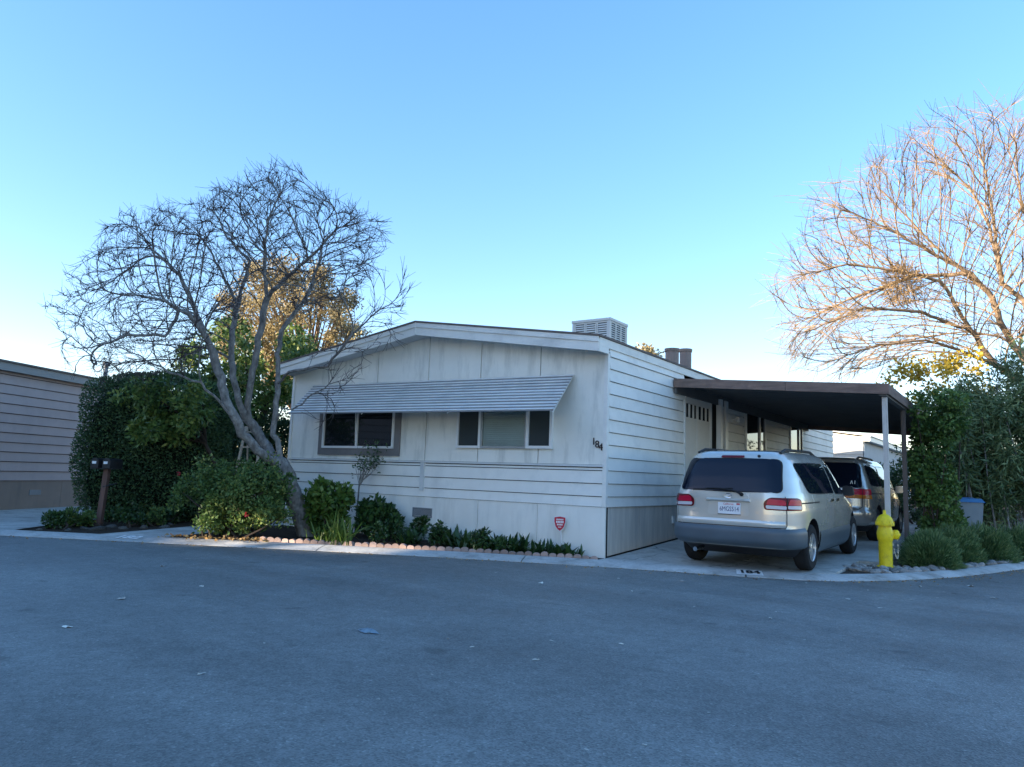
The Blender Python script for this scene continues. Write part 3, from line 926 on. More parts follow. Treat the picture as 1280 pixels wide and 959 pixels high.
def strip(path, place, w=.006):
    """a thin line of width w laid along a 2-d path on a surface"""
    vs_ = []; fs = []
    P2 = [Vector(q) for q in path]; Q = []
    for a, b in zip(P2[:-1], P2[1:]):
        m = max(1, int((b - a).length / .06))
        Q += [a.lerp(b, i / m) for i in range(m)]
    Q.append(P2[-1])
    for i, q in enumerate(Q):
        d = (Q[min(i + 1, len(Q) - 1)] - Q[max(i - 1, 0)]).normalized()
        nn = Vector((-d.y, d.x)) * w / 2
        vs_ += [place(*(q + nn)), place(*(q - nn))]
        if i: fs.append((2 * i - 2, 2 * i, 2 * i + 1, 2 * i - 1))
    return MB().add(vs_, fs)

def make_wheel(parent, x, y, side, rad, wid=.205, spokes=7):
    wh = bpy.data.objects.new('wheel', None); COL.objects.link(wh); wh.parent = parent
    wh.location = (x, y, rad); wh.empty_display_size = .1
    s = side
    rr = rad * .60
    t = MB().lathe([(rr, -wid * .48), (rad * .9, -wid * .5), (rad * .975, -wid * .4), (rad, -wid * .3), (rad, wid * .3), (rad * .975, wid * .4), (rad * .9, wid * .5), (rr, wid * .48)], 36, (0, 0, 0), 'x', False)
    t.build('tyre', M_TYRE, wh, smooth=35)
    m = MB()
    m.lathe([(rr * 1.02, s * wid * .49), (rr * 1.0, s * wid * .46), (rr * .96, s * wid * .44), (rr * .95, s * wid * .1)], 30, (0, 0, 0), 'x', False)
    m.build('rim', M_ALLOY, wh, smooth=35)
    MB().lathe([(rr * .985, s * wid * .035), (rr * .985, s * wid * .05)], 24, (0, 0, 0), 'x').build('brake_drum', M_BLACK, wh)
    m = MB()
    m.lathe([(rr * .30, s * wid * .20), (rr * .28, s * wid * .43), (rr * .16, s * wid * .46)], 20, (0, 0, 0), 'x')
    for k in range(spokes):
        a = 2 * math.pi * k / spokes
        c, sn = math.cos(a), math.sin(a)
        p_ = []
        for r_, hw, xx in ((rr * .2, rr * .12, .42), (rr * .97, rr * .15, .38)):
            for sgn in (-1, 1):
                for dx in (-.12, 0):
                    p_.append((s * wid * (xx + dx), c * r_ - sn * hw * sgn, sn * r_ + c * hw * sgn))
        m.add(p_, [(0, 1, 3, 2), (4, 6, 7, 5), (0, 4, 5, 1), (2, 3, 7, 6), (1, 5, 7, 3), (0, 2, 6, 4)])
    m.build('hub_spokes', M_ALLOY, wh, smooth=35)
    return wh

def cut_wells(mb, wells, rad, w):
    """cut the wheel openings out of the closed body"""
    me = mb.mesh('body')
    ob = bpy.data.objects.new('tmp_body', me); COL.objects.link(ob)
    cutters = []
    for y in wells:
        for s in (-1, 1):
            c = MB().lathe([(rad, 0), (rad, s * .6)], 40, (s * (w - .27), y, rad * .93), 'x')
            cm = c.mesh('cut')
            co = bpy.data.objects.new('tmp_cut', cm); COL.objects.link(co)
            md = ob.modifiers.new('b', 'BOOLEAN'); md.operation = 'DIFFERENCE'; md.object = co; md.solver = 'EXACT'
            cutters.append(co)
    dg = bpy.context.evaluated_depsgraph_get()
    out = bpy.data.meshes.new_from_object(ob.evaluated_get(dg))
    bpy.data.objects.remove(ob)
    for c in cutters: bpy.data.objects.remove(c)
    out.name = 'body'
    out.polygons.foreach_set('use_smooth', [True] * len(out.polygons))
    out.set_sharp_from_angle(angle=R(32))
    return out

def build_van(name, label, loc, rotz, kind):
    root = thing(name, label, 'minivan', loc, rotz)
    S = .955
    if kind == 'a':
        rear = [(.20, 1.9), (.30, 2.05), (.34, 2.25), (.42, 2.33), (.60, 2.34), (.64, 2.33), (.80, 2.325), (1.0, 2.315), (1.1, 2.30), (1.3, 2.235), (1.5, 2.145), (1.585, 2.09), (1.63, 2.03), (1.665, 1.93), (1.69, 1.72)]
        front = [(.20, 2.36), (.42, 2.46), (.62, 2.45), (.76, 2.36), (.88, 2.15), (.95, 1.78), (1.0, 1.50), (1.06, 1.32), (1.3, .88), (1.5, .50), (1.6, .27), (1.66, .06), (1.69, -.25)]
        wid = [(.20, .84), (.30, .895), (.45, .92), (.62, .93), (.85, .93), (1.0, .918), (1.08, .90), (1.3, .838), (1.5, .765), (1.585, .722), (1.63, .685), (1.665, .62), (1.69, .48)]
        paint_, wells, rad = M_GOLD, (-1.42, 1.48), .325
        nr = 7.5
    else:
        rear = [(.20, 2.0), (.30, 2.2), (.36, 2.42), (.50, 2.52), (.66, 2.53), (.70, 2.50), (.90, 2.49), (1.08, 2.46), (1.3, 2.385), (1.55, 2.28), (1.64, 2.23), (1.69, 2.15), (1.72, 2.0), (1.74, 1.75)]
        front = [(.20, 2.46), (.42, 2.55), (.62, 2.54), (.76, 2.45), (.90, 2.2), (.98, 1.85), (1.04, 1.55), (1.1, 1.35), (1.3, .95), (1.5, .55), (1.6, .32), (1.7, .05), (1.74, -.25)]
        wid = [(.20, .86), (.30, .91), (.45, .945), (.66, .955), (.9, .955), (1.08, .935), (1.3, .88), (1.55, .80), (1.64, .755), (1.69, .70), (1.72, .62), (1.74, .48)]
        paint_, wells, rad = M_SILVER, (-1.50, 1.50), .335
        nr = 8.0
    sc = lambda tab: [(z * S, v * S) for z, v in tab]
    rear, front, wid = sc(rear), sc(front), sc(wid)
    wells = [y * S for y in wells]; rad *= S
    top = rear[-1][0]
    zs_ = sorted(set([round(z, 4) for z, _ in rear + front + wid] + [round(x, 4) for x in np.arange(.22, top, .06)]))
    cs = CarShape(rear, front, wid, nr, 4.0, zs_)
    me = cut_wells(cs.body(root, paint_), wells, rad * 1.17, cs.w(.5))
    me.materials.clear(); me.materials.append(paint_); me.materials.append(M_BLACK)
    for p_ in me.polygons:
        p_.material_index = 1 if (p_.center.z < .315 or (abs(p_.normal.x) < .7 and p_.center.z < .75 and abs(p_.center.x) < cs.w(.5) - .02 and min(abs(p_.center.y - y_) for y_ in wells) < rad * 1.2)) else 0
    body = link_mesh('body', me, None, root)
    def on_rear(off):
        def f(x, z):
            y = cs.rear_y(x, z); y2 = cs.rear_y(x, z + .01)
            return (x, y - off, z + off * .2)
        return f
    def on_side(sg, off):
        return lambda y, z: (sg * (cs.half(y, z) + off), y, z)
    def on_wrap(off):
        def f(u, z):
            p_, n_ = cs.wrap(u, z)
            return p_ + n_ * off
        return f
    k = S
    # wheels
    hw = cs.w(.5) - .115 * S
    for y in wells:
        for sg in (-1, 1):
            make_wheel(root, sg * hw, y, sg, rad, .205 * S, 7 if kind == 'a' else 5)
    # glass
    if kind == 'a':
        rg = rounded([(-.72 * k, 1.10 * k), (.72 * k, 1.10 * k), (.655 * k, 1.555 * k), (-.655 * k, 1.555 * k)], [.07, .07, .09, .09])
    else:
        rg = rounded([(-.78 * k, 1.10 * k), (.78 * k, 1.10 * k), (.70 * k, 1.60 * k), (-.70 * k, 1.60 * k)], [.06, .06, .1, .1])
    gl = ring_panel(rg, on_rear(.012), (0, .2, .4, .55, .7, .82, .92, 1.0)).build('rear_window', M_CARGLASS, root, smooth=40)
    ring_panel([tuple(Vector(q) * 1.0 + (Vector(q) - Vector((0, 1.3 * k))).normalized() * .014) for q in rg], on_rear(.007), (0, .2, .4, .55, .7, .82, .92, 1.0)).build('seal', M_RUBBER, gl, smooth=40)
    for sg in (1, -1):
        if kind == 'a':
            wins = [('side_window', [(-1.52 * k, 1.09 * k), (-.02 * k, 1.07 * k), (-.16 * k, 1.52 * k), (-1.80 * k, 1.51 * k)], [.1, .05, .08, .14]),
                    ('side_window', [(.09 * k, 1.065 * k), (1.12 * k, 1.05 * k), (.58 * k, 1.42 * k), (.36 * k, 1.515 * k), (-.05 * k, 1.52 * k)], [.05, .05, .1, .1, .06])]
        else:
            wins = [('side_window', [(-2.02 * k, 1.16 * k), (-.98 * k, 1.14 * k), (-.98 * k, 1.57 * k), (-1.98 * k, 1.57 * k)], [.08, .04, .05, .12]),
                    ('side_window', [(-.92 * k, 1.13 * k), (.12 * k, 1.11 * k), (.02 * k, 1.57 * k), (-.92 * k, 1.57 * k)], [.05, .05, .05, .05]),
                    ('side_window', [(.2 * k, 1.11 * k), (1.2 * k, 1.08 * k), (.62 * k, 1.46 * k), (.1 * k, 1.57 * k)], [.05, .05, .1, .05])]
        for nm, poly, rr in wins:
            o = rounded(poly, rr)
            g = ring_panel(o, on_side(sg, .008), (0, .2, .4, .6, .75, .88, 1.0)).build(nm, M_CARGLASS, root, smooth=40)
            c = Vector(np.mean(np.array(o), axis=0))
            ring_panel([tuple(Vector(q) + (Vector(q) - c).normalized() * .016) for q in o], on_side(sg, .004), (0, .2, .4, .6, .75, .88, 1.0)).build('seal', M_RUBBER, g, smooth=40)
        # windscreen quarter and door mirror
        mz = 1.08 * k; my = 1.02 * k
        mx = cs.half(my, mz)
        mi = bpy.data.objects.new('door_mirror', None); COL.objects.link(mi); mi.parent = root
        MB().hexa([(sg * (mx - .01), my, mz - .04), (sg * (mx + .05), my - .02, mz - .03), (sg * (mx + .05), my + .05, mz - .03), (sg * (mx - .01), my + .07, mz - .04),
                   (sg * (mx - .02), my, mz + .03), (sg * (mx + .05), my - .02, mz + .02), (sg * (mx + .05), my + .05, mz + .02), (sg * (mx - .02), my + .07, mz + .03)]).build('mirror_arm', M_BLACK, mi)
        o = rounded([(sg * (mx + .04), mz - .075), (sg * (mx + .21), mz - .065), (sg * (mx + .20), mz + .085), (sg * (mx + .05), mz + .095)], .04, 4, 2)
        mm = MB(); nO = len(o)
        mm.add([(x, my - .045, z) for x, z in o] + [(x * .985 + sg * .012 * 1, my + .06, z * .99 + .01) for x, z in o] + [(sg * (mx + .125), my + .10, mz)],
               [tuple(range(nO))] + [(i, (i + 1) % nO, nO + (i + 1) % nO, nO + i) for i in range(nO)] + [(nO + i, nO + (i + 1) % nO, 2 * nO) for i in range(nO)])
        mm.build('mirror_shell', M_BLACK if kind == 'a' else paint_, mi, smooth=40)
        # seams of the doors
        cut = -.06 * k
        if kind == 'a':
            seams_ = [[(-.06 * k, 1.055 * k), (-.05 * k, .7 * k), (-.06 * k, .34 * k)], [(1.13 * k, 1.03 * k), (1.17 * k, .75 * k), (1.10 * k, .34 * k)],
                      [(-1.13 * k, 1.06 * k), (-1.13 * k, .95 * k)]]
        else:
            seams_ = [[(.16 * k, 1.1 * k), (.16 * k, .34 * k)], [(1.22 * k, 1.05 * k), (1.22 * k, .36 * k)], [(-.95 * k, 1.12 * k), (-.95 * k, .34 * k)]]
        for p_ in seams_: strip(p_, on_side(sg, .0025), .007).build('door_seam', M_RUBBER, root)
        strip([(-2.0 * k, .955 * k), (-1.02 * k, .955 * k)] if kind == 'a' else [(-2.1 * k, .99 * k), (-1.0 * k, .98 * k)], on_side(sg, .004), .018).build('door_rail', M_RUBBER, root)
        for y in ((-.24 * k, .14 * k) if kind == 'a' else (-.75 * k, .32 * k)):
            o = rounded([(y - .085, .945 * k), (y + .085, .945 * k), (y + .085, .985 * k), (y - .085, .985 * k)], .018, 3, 2)
            ring_panel(o, on_side(sg, .022), (0, .6, 1.0)).build('door_handle', M_CHROME if kind == 'a' else paint_, root)
        # roof rail
        yr0, yr1 = -1.85 * k, .05 * k
        zt = top - .045
        pts = []
        for i in range(9):
            t = i / 8; y = yr0 + (yr1 - yr0) * t
            lift = .048 * math.sin(min(1, min(t, 1 - t) * 7) * math.pi / 2)
            pts.append((sg * .60 * k, y, zt + lift + .012 - .012 * abs(t - .6)))
        MB().tube(pts, .021, 8).build('roof_rail', M_BLACK, root, smooth=50)
    # windscreen
    def on_front(x, z):
        a = lerp_tab(front, z); t = min(1, abs(x) / cs.w(z))
        return (x, a * (1 - t ** 4.0) ** .25 + .006, z)
    ring_panel(rounded([(-.66 * k, 1.04 * k), (.66 * k, 1.04 * k), (.55 * k, 1.56 * k), (-.55 * k, 1.56 * k)], .06), on_front, (0, .3, .6, .85, 1)).build('windscreen', M_CARGLASS, root, smooth=40)
    for sg in (-1, 1):
        ring_panel(rounded([(sg * .45 * k, .66 * k), (sg * .78 * k, .68 * k), (sg * .78 * k, .80 * k), (sg * .45 * k, .78 * k)], .03), on_front, (0, .6, 1)).build('headlight', M_CLEARLENS, root)
    # two-tone cladding or bumper
    def shell(u0, u1, z0, z1, off, nu=40, nz=8, bulge=0.0, closed=True):
        vs_ = []; fs = []
        for j in range(nz + 1):
            for i in range(nu + 1):
                u = u0 + (u1 - u0) * i / nu; tz = j / nz; z = z0 + (z1 - z0) * tz
                ed = min(1.0, min(tz, 1 - tz) * 5)
                p_, n_ = cs.wrap(u, z)
                vs_.append(p_ + n_ * (off * (0.15 + .85 * math.sin(ed * math.pi / 2)) + bulge * math.sin(tz * math.pi)))
        for j in range(nz):
            for i in range(nu):
                a = j * (nu + 1) + i
                fs.append((a, a + 1, a + nu + 2, a + nu + 1))
        return MB().add(vs_, fs)
    def uy(y, z):
        # arc length from the rear middle at which the outline reaches y on the flank
        xs, ys_, d, X, Y = cs.quarter(z)
        return float(np.interp(y, Y, d))
    zb = .615 * k if kind == 'a' else .66 * k
    ue = uy(wells[0] - rad * 1.20, .45)
    bm_ = M_CLAD if kind == 'a' else paint_
    shell(-ue, ue, .315, zb, .030, 60, 10, .008).build('rear_bumper', bm_, root, smooth=60)
    if kind == 'a':
        for sg in (-1, 1):
            vs_ = []; fs = []
            y0_, y1_ = wells[0] + rad * 1.2, wells[1] - rad * 1.2
            for j in range(7):
                for i in range(15):
                    y = y0_ + (y1_ - y0_) * i / 14; z = .215 + (.53 * k - .215) * j / 6
                    vs_.append((sg * (cs.half(y, z) + .006 + .012 * (j < 6) * (j > 0)), y, z))
            for j in range(6):
                for i in range(14):
                    a = j * 15 + i; fs.append((a, a + 1, a + 16, a + 15))
            MB().add(vs_, fs).build('side_cladding', M_CLAD, root, smooth=60)
        # tailgate seams
        for sg in (-1, 1):
            strip([(sg * .775 * k, 1.05 * k), (sg * .80 * k, .95 * k), (sg * .80 * k, .66 * k), (sg * .78 * k, .62 * k)], on_wrap(.0025), .009).build('tailgate_seam', M_RUBBER, root)
        strip([(-.78 * k, .622 * k), (.78 * k, .622 * k)], on_wrap(.003), .010).build('tailgate_seam', M_RUBBER, root)
        # lower bright ledge of the tailgate
        vs_ = []; fs = []
        for j, (z, off) in enumerate(((.715, .002), (.695, .012), (.67, .017), (.645, .012), (.628, .003))):
            for i in range(25):
                u = (-.775 + 1.55 * i / 24) * k
                p_, n_ = cs.wrap(u, z * k); vs_.append(p_ + n_ * off)
        for j in range(4):
            for i in range(24): a = j * 25 + i; fs.append((a, a + 1, a + 26, a + 25))
        MB().add(vs_, fs).build('tailgate_ledge', paint_, root, smooth=60)
        # tail lamps wrapping the corners
        for sg in (-1, 1):
            lampr = bpy.data.objects.new('tail_light', None); COL.objects.link(lampr); lampr.parent = root
            base = [(sg * .50 * k, .865 * k), (sg * 1.14 * k, .855 * k), (sg * 1.13 * k, 1.0 * k), (sg * 1.03 * k, 1.03 * k), (sg * .57 * k, 1.035 * k), (sg * .49 * k, .97 * k)]
            ring_panel(rounded(base, .04, 4, 5), on_wrap(.007), (0, .5, .8, 1)).build('lamp_housing', M_REDDARK, lampr, smooth=40)
            for u0, u1 in ((.525, .79), (.81, 1.105)):
                up_ = rounded([(sg * u0 * k, .935 * k), (sg * u1 * k, .93 * k), (sg * (u1 - .02) * k, 1.0 * k), (sg * (u0 + .035) * k, 1.015 * k)], .025, 4, 5)
                lo_ = rounded([(sg * u0 * k, .885 * k), (sg * u1 * k, .875 * k), (sg * u1 * k, .922 * k), (sg * u0 * k, .928 * k)], .018, 4, 5)
                ring_panel(up_, on_wrap(.013), (0, .6, 1)).build('red_lens', M_RED, lampr, smooth=40)
                ring_panel(lo_, on_wrap(.013), (0, .6, 1)).build('clear_lens', M_CLEARLENS, lampr, smooth=40)
            strip([(sg * .80 * k, .87 * k), (sg * .80 * k, 1.03 * k)], on_wrap(.016), .010).build('lamp_split', M_RUBBER, lampr)
        # number plate, its recess and garnish
        rec = ring_panel(rounded([(-.30 * k, .765 * k), (.30 * k, .765 * k), (.27 * k, .965 * k), (-.27 * k, .965 * k)], .05), on_rear(.004), (0, .5, 1))
        M_REC = carpaint('plate_recess_paint', (0.72, 0.70, 0.64))
        rec.build('plate_recess', M_REC, root, smooth=40)
        yb = cs.rear_y(0, .87 * k)
        MB().hexa([(-.315 * k, yb - .012, .955 * k), (.315 * k, yb - .012, .955 * k), (.315 * k, yb + .02, .955 * k), (-.315 * k, yb + .02, .955 * k),
                   (-.305 * k, yb - .038, .975 * k), (.305 * k, yb - .038, .975 * k), (.305 * k, yb + .02, 1.005 * k), (-.305 * k, yb + .02, 1.005 * k)]).build('plate_garnish', M_GOLD, root)
        pl = bpy.data.objects.new('number_plate', None); COL.objects.link(pl); pl.parent = root
        pl.location = (0.02, yb - .014, .862 * k)
        box_part('plate', M_PLATE, pl, -.152, .152, -.003, .003, -.076, .076)
        flat_print('plate_text', '6MGS514', .085, M_PLATEINK, pl, (0, -.0045, -.012), (R(90), 0, 0), .78, .0008)
        flat_print('plate_state', 'California', .04, M_PLATERED, pl, (-.01, -.0045, .055), (R(90), 0, 0), .9, .0008)
        box_part('plate_sticker', M_PLATERED, pl, .10, .145, -.006, -.0035, .048, .07)
        box_part('plate_frame', M_RUBBER, pl, -.157, .157, -.005, .004, -.085, -.0765)
        # emblem, wiper, brake light, nozzle
        mb_ = MB()
        ey = cs.rear_y(0, 1.03 * k) - .007
        for (rx, rz) in ((.045, .030), (.016, .029)):
            mb_.tube([(rx * math.cos(t), ey, 1.035 * k + rz * math.sin(t)) for t in np.linspace(0, 2 * math.pi, 21)], .004, 5)
        mb_.tube([(.03 * math.cos(t), ey, 1.050 * k + .010 * math.sin(t)) for t in np.linspace(0, 2 * math.pi, 17)], .0035, 5)
        mb_.build('emblem', M_CHROME, root, smooth=60)
        wp = bpy.data.objects.new('rear_wiper', None); COL.objects.link(wp); wp.parent = root
        P_ = on_rear(.03)
        MB().tube([P_(.19 * k, 1.06 * k), P_(.12 * k, 1.095 * k), P_(-.10 * k, 1.125 * k), P_(-.32 * k, 1.125 * k)], [.020, .013, .010, .007], 6).build('wiper_arm', M_RUBBER, wp, smooth=60)
        MB().tube([on_rear(.016)(.06 * k, 1.135 * k), on_rear(.016)(-.52 * k, 1.105 * k)], .008, 5).build('wiper_blade', M_RUBBER, wp)
        MB().lathe([(.026, 0), (.024, -.025), (.01, -.032)], 12, (.19 * k, cs.rear_y(.19, 1.06 * k) - .004, 1.06 * k), 'y').build('wiper_pivot', M_RUBBER, wp, smooth=50)
        hb = rounded([(-.17 * k, 1.572 * k), (.17 * k, 1.572 * k), (.165 * k, 1.605 * k), (-.165 * k, 1.605 * k)], .015, 3, 4)
        ring_panel(hb, on_rear(.012), (0, .6, 1)).build('high_brake_light', M_REDDARK, root)
        strip([(-.62 * k, .705 * k), (-.50 * k, .703 * k)], on_rear(.004), .016).build('badge', M_CHROME, root)
        strip([(.46 * k, .705 * k), (.63 * k, .703 * k)], on_rear(.004), .016).build('badge', M_CHROME, root)
        MB().lathe([(.022, 0), (.02, -.012), (.008, -.016)], 10, (.37 * k, cs.rear_y(.37, 1.58 * k) + .01, 1.598 * k), 'y').build('washer_nozzle', M_BLACK, root)
        MB().tube([(-.45, -2.05 * k, .26), (-.45, -2.36 * k, .25)], .03, 10).build('exhaust_pipe', M_CHROME, root)
    else:
        for sg in (-1, 1):
            strip([(sg * .80 * k, 1.08 * k), (sg * .82 * k, .72 * k), (sg * .74 * k, .665 * k)], on_wrap(.0025), .012).build('tailgate_seam', M_RUBBER, root)
            lampr = bpy.data.objects.new('tail_light', None); COL.objects.link(lampr); lampr.parent = root
            a = rounded([(sg * .46 * k, .955 * k), (sg * 1.12 * k, .955 * k), (sg * 1.10 * k, 1.075 * k), (sg * .50 * k, 1.075 * k)], .03, 4, 5)
            ring_panel(a, on_wrap(.010), (0, .5, .8, 1)).build('red_lens', M_RED, lampr, smooth=40)
            a = rounded([(sg * .46 * k, .885 * k), (sg * 1.14 * k, .875 * k), (sg * 1.12 * k, .952 * k), (sg * .46 * k, .952 * k)], .03, 4, 5)
            ring_panel(a, on_wrap(.010), (0, .5, .8, 1)).build('amber_lens', M_AMBER, lampr, smooth=40)
            strip([(sg * .81 * k, .88 * k), (sg * .81 * k, 1.075 * k)], on_wrap(.013), .010).build('lamp_split', M_RUBBER, lampr)
        strip([(-.74 * k, .665 * k), (.74 * k, .665 * k)], on_wrap(.004), .012).build('tailgate_seam', M_RUBBER, root)
        P_ = on_rear(.012)
        for x, d in ((.58, .02), (.62, -.02), (.66, .0)):
            strip([((x) * k, 1.17 * k), ((x + d) * k, 1.24 * k)], P_, .014).build('window_sticker', M_WHITE, root)
        pl = box_part('number_plate', M_PLATE, root, -.15, .15, cs.rear_y(0, .82 * k) - .012, cs.rear_y(0, .82 * k) - .006, .74 * k, .88 * k)
    return root

van_a = build_van('minivan', 'champagne minivan with blue-grey lower bumper parked at the drive entrance', (1.895, 2.20, 0.046), R(-0.8), 'a')
van_a.rotation_euler.x = 0.018
van_b = build_van('minivan', 'silver-beige minivan with red and amber tail lamps deep under the carport', (1.84, 8.15, 0.112), R(-1.0), 'b')

# ------------------------------------------------------------------ the fire hydrant
def make_hydrant(loc):
    h = thing('fire_hydrant', 'yellow fire hydrant with a hanging chain among rocks at the drive corner', 'hydrant', loc, R(30))
    Y = paint('hydrant_yellow', (0.87, 0.66, 0.015), 0.45, 0.08, 6, dirt=(0.30, 0.17, 0.03), dirt_amt=0.6, dirt_scale=11, bump=0.3, bump_scale=45)
    MB().lathe([(.155, -.03), (.155, .025), (.122, .03), (.116, .05), (.118, .40), (.130, .42), (.138, .45), (.138, .54), (.125, .57), (.113, .60), (.113, .625)], 28).build('barrel', Y, h, smooth=35)
    MB().lathe([(.155, .626), (.162, .635), (.162, .665), (.15, .672), (.145, .70), (.122, .745), (.08, .78), (.038, .795)], 28).build('bonnet', Y, h, smooth=35)
    MB().lathe([(.032, .79), (.03, .84), (.022, .855)], 5).build('operating_nut', Y, h)
    for k in range(8):
        a = k * math.pi / 4 + .2
        MB().lathe([(.013, .66), (.013, .69)], 6, (.15 * math.cos(a), .15 * math.sin(a), 0)).build('bolt', Y, h)
        MB().lathe([(.012, .02), (.012, .045)], 6, (.138 * math.cos(a), .138 * math.sin(a), 0)).build('bolt', Y, h)
    # outlets: a pumper towards the road and two hose outlets
    for ang, r_, ln in ((R(-4), .062, .235), (R(84), .08, .22)):
        m = MB(); m.M = Matrix.Translation((0, 0, .50)) @ Matrix.Rotation(ang, 4, 'Z')
        m.lathe([(r_ * .92, .08), (r_ * .92, ln - .085), (r_ * 1.12, ln - .08), (r_ * 1.15, ln - .02), (r_ * .9, ln), (.022, ln + .004), (.02, ln + .03), (.012, ln + .034)], 20, (0, 0, 0), 'x')
        m.build('outlet_cap', Y, h, smooth=35)
    CH = paint('chain_steel', (0.62, 0.60, 0.52), 0.4, 0.1, 6, metal=0.5)
    a = Vector((.205, -.03, .43)); b = Vector((.122, -.03, .36))
    n_ = 16
    for i in range(n_):
        t = i / (n_ - 1)
        q = a.lerp(b, t) + Vector((.03 * math.sin(t * math.pi), -.01, -.23 * math.sin(math.pi * t) ** .7))
        t2 = min(1, t + .02)
        q2 = a.lerp(b, t2) + Vector((.03 * math.sin(t2 * math.pi), -.01, -.23 * math.sin(math.pi * t2) ** .7))
        d = (q2 - q).normalized() if (q2 - q).length > 1e-6 else Vector((0, 0, 1))
        m = MB(); m.M = Matrix.Translation(q) @ d.to_track_quat('X', 'Z').to_matrix().to_4x4() @ Matrix.Rotation(i % 2 * math.pi / 2, 4, 'X')
        m.tube([(.017 * math.cos(u), .009 * math.sin(u), 0) for u in np.linspace(0, 2 * math.pi, 11)], .0045, 5)
        m.build('chain_link', CH, h)
    return h
hyd = make_hydrant((3.42, 2.39, -.012))
hyd.scale = (.80, .80, 1.0)

# ------------------------------------------------------------------ foliage machinery
def unit(a): return a / np.maximum(np.linalg.norm(a, axis=1, keepdims=True), 1e-9)
def rand_dirs(n): return unit(rng.normal(size=(n, 3)))

def leaf_mesh(name, P, D, L, Wd, fold=.18, droop=.0, rnd=None):
    """one folded leaf per point: base, two shoulders, tip"""
    n = len(P); D = unit(np.asarray(D, float))
    L = np.broadcast_to(np.asarray(L, float), (n,))[:, None]; Wd = np.broadcast_to(np.asarray(Wd, float), (n,))[:, None]
    ref = rand_dirs(n)
    side = unit(np.cross(D, ref)); nor = np.cross(side, D)
    mid = P + D * L * .45
    v = np.empty((n, 4, 3))
    v[:, 0] = P
    v[:, 1] = mid + side * Wd * .5 + nor * Wd * fold
    v[:, 2] = P + D * L - np.array([0, 0, 1.0]) * L * droop
    v[:, 3] = mid - side * Wd * .5 + nor * Wd * fold
    me = bpy.data.meshes.new(name)
    me.vertices.add(4 * n); me.loops.add(4 * n); me.polygons.add(n)
    me.vertices.foreach_set('co', v.reshape(-1))
    me.loops.foreach_set('vertex_index', np.arange(4 * n, dtype=np.int32))
    me.polygons.foreach_set('loop_start', np.arange(0, 4 * n, 4, dtype=np.int32))
    me.polygons.foreach_set('loop_total', np.full(n, 4, dtype=np.int32))
    at_ = me.attributes.new('rnd', 'FLOAT', 'FACE')
    at_.data.foreach_set('value', (rng.random(n) if rnd is None else np.clip(rnd, 0, 1)).astype(np.float32))
    me.update(calc_edges=True)
    return me

def blade_mesh(name, B, D, L, Wd, droop, seg=5, rnd=None):
    """long strap leaves that arch over: a ribbon of seg quads each"""
    n = len(B); D = unit(np.asarray(D, float))
    L = np.broadcast_to(np.asarray(L, float), (n,)); Wd = np.broadcast_to(np.asarray(Wd, float), (n,)); droop = np.broadcast_to(np.asarray(droop, float), (n,))
    side = unit(np.cross(D, np.array([0, 0, 1.0]) + .2 * rand_dirs(n)))
    V = np.empty((n, seg + 1, 2, 3))
    for i in range(seg + 1):
        t = i / seg
        c = B + D * (L * t)[:, None]
        c[:, 2] -= droop * L * t * t
        w = Wd * (math.sin(math.pi * (0.18 + .82 * t)) ** .7 if t < 1 else 0.02) * .5
        V[:, i, 0] = c + side * w[:, None]; V[:, i, 1] = c - side * w[:, None]
    idx = np.arange(n * (seg + 1) * 2).reshape(n, seg + 1, 2)
    q = np.stack([idx[:, :-1, 0], idx[:, :-1, 1], idx[:, 1:, 1], idx[:, 1:, 0]], axis=-1).reshape(-1, 4)
    me = bpy.data.meshes.new(name)
    me.vertices.add(V.size // 3); me.loops.add(q.size); me.polygons.add(len(q))
    me.vertices.foreach_set('co', V.reshape(-1))
    me.loops.foreach_set('vertex_index', q.reshape(-1).astype(np.int32))
    me.polygons.foreach_set('loop_start', np.arange(0, q.size, 4, dtype=np.int32))
    me.polygons.foreach_set('loop_total', np.full(len(q), 4, dtype=np.int32))
    r_ = np.repeat(rng.random(n) if rnd is None else rnd, seg)
    a_ = me.attributes.new('rnd', 'FLOAT', 'FACE'); a_.data.foreach_set('value', r_.astype(np.float32))
    me.polygons.foreach_set('use_smooth', np.ones(len(q), dtype=bool))
    me.update(calc_edges=True)
    return me

def clump_points(centres, radii, per, shell=.55):
    """points spread through clumps, thicker toward each clump's skin; also returns outward directions and a light-dark value per clump"""
    P = []; O = []; V = []
    for c, r_ in zip(centres, radii):
        d = rand_dirs(per)
        rad = (shell + (1 - shell) * rng.random(per)) * (0.85 + .3 * rng.random(per))
        P.append(np.asarray(c) + d * rad[:, None] * np.asarray(r_)); O.append(d)
        V.append(np.full(per, rng.random()))
    return np.concatenate(P), np.concatenate(O), np.concatenate(V)

def ellipsoid_clumps(c, rad, n, cr, zmin=None, flat=1.0):
    """clump centres through an uneven ellipsoid"""
    out = []; rr = []
    while len(out) < n:
        d = rng.uniform(-1, 1, 3)
        l = np.linalg.norm(d)
        if l > 1 or l < .3: continue
        p_ = np.asarray(c) + d * np.asarray(rad) * (1 + .12 * rng.normal())
        if zmin is not None and p_[2] < zmin: continue
        out.append(p_); s = cr * rng.uniform(.6, 1.3); rr.append((s, s, s * flat))
    return out, rr

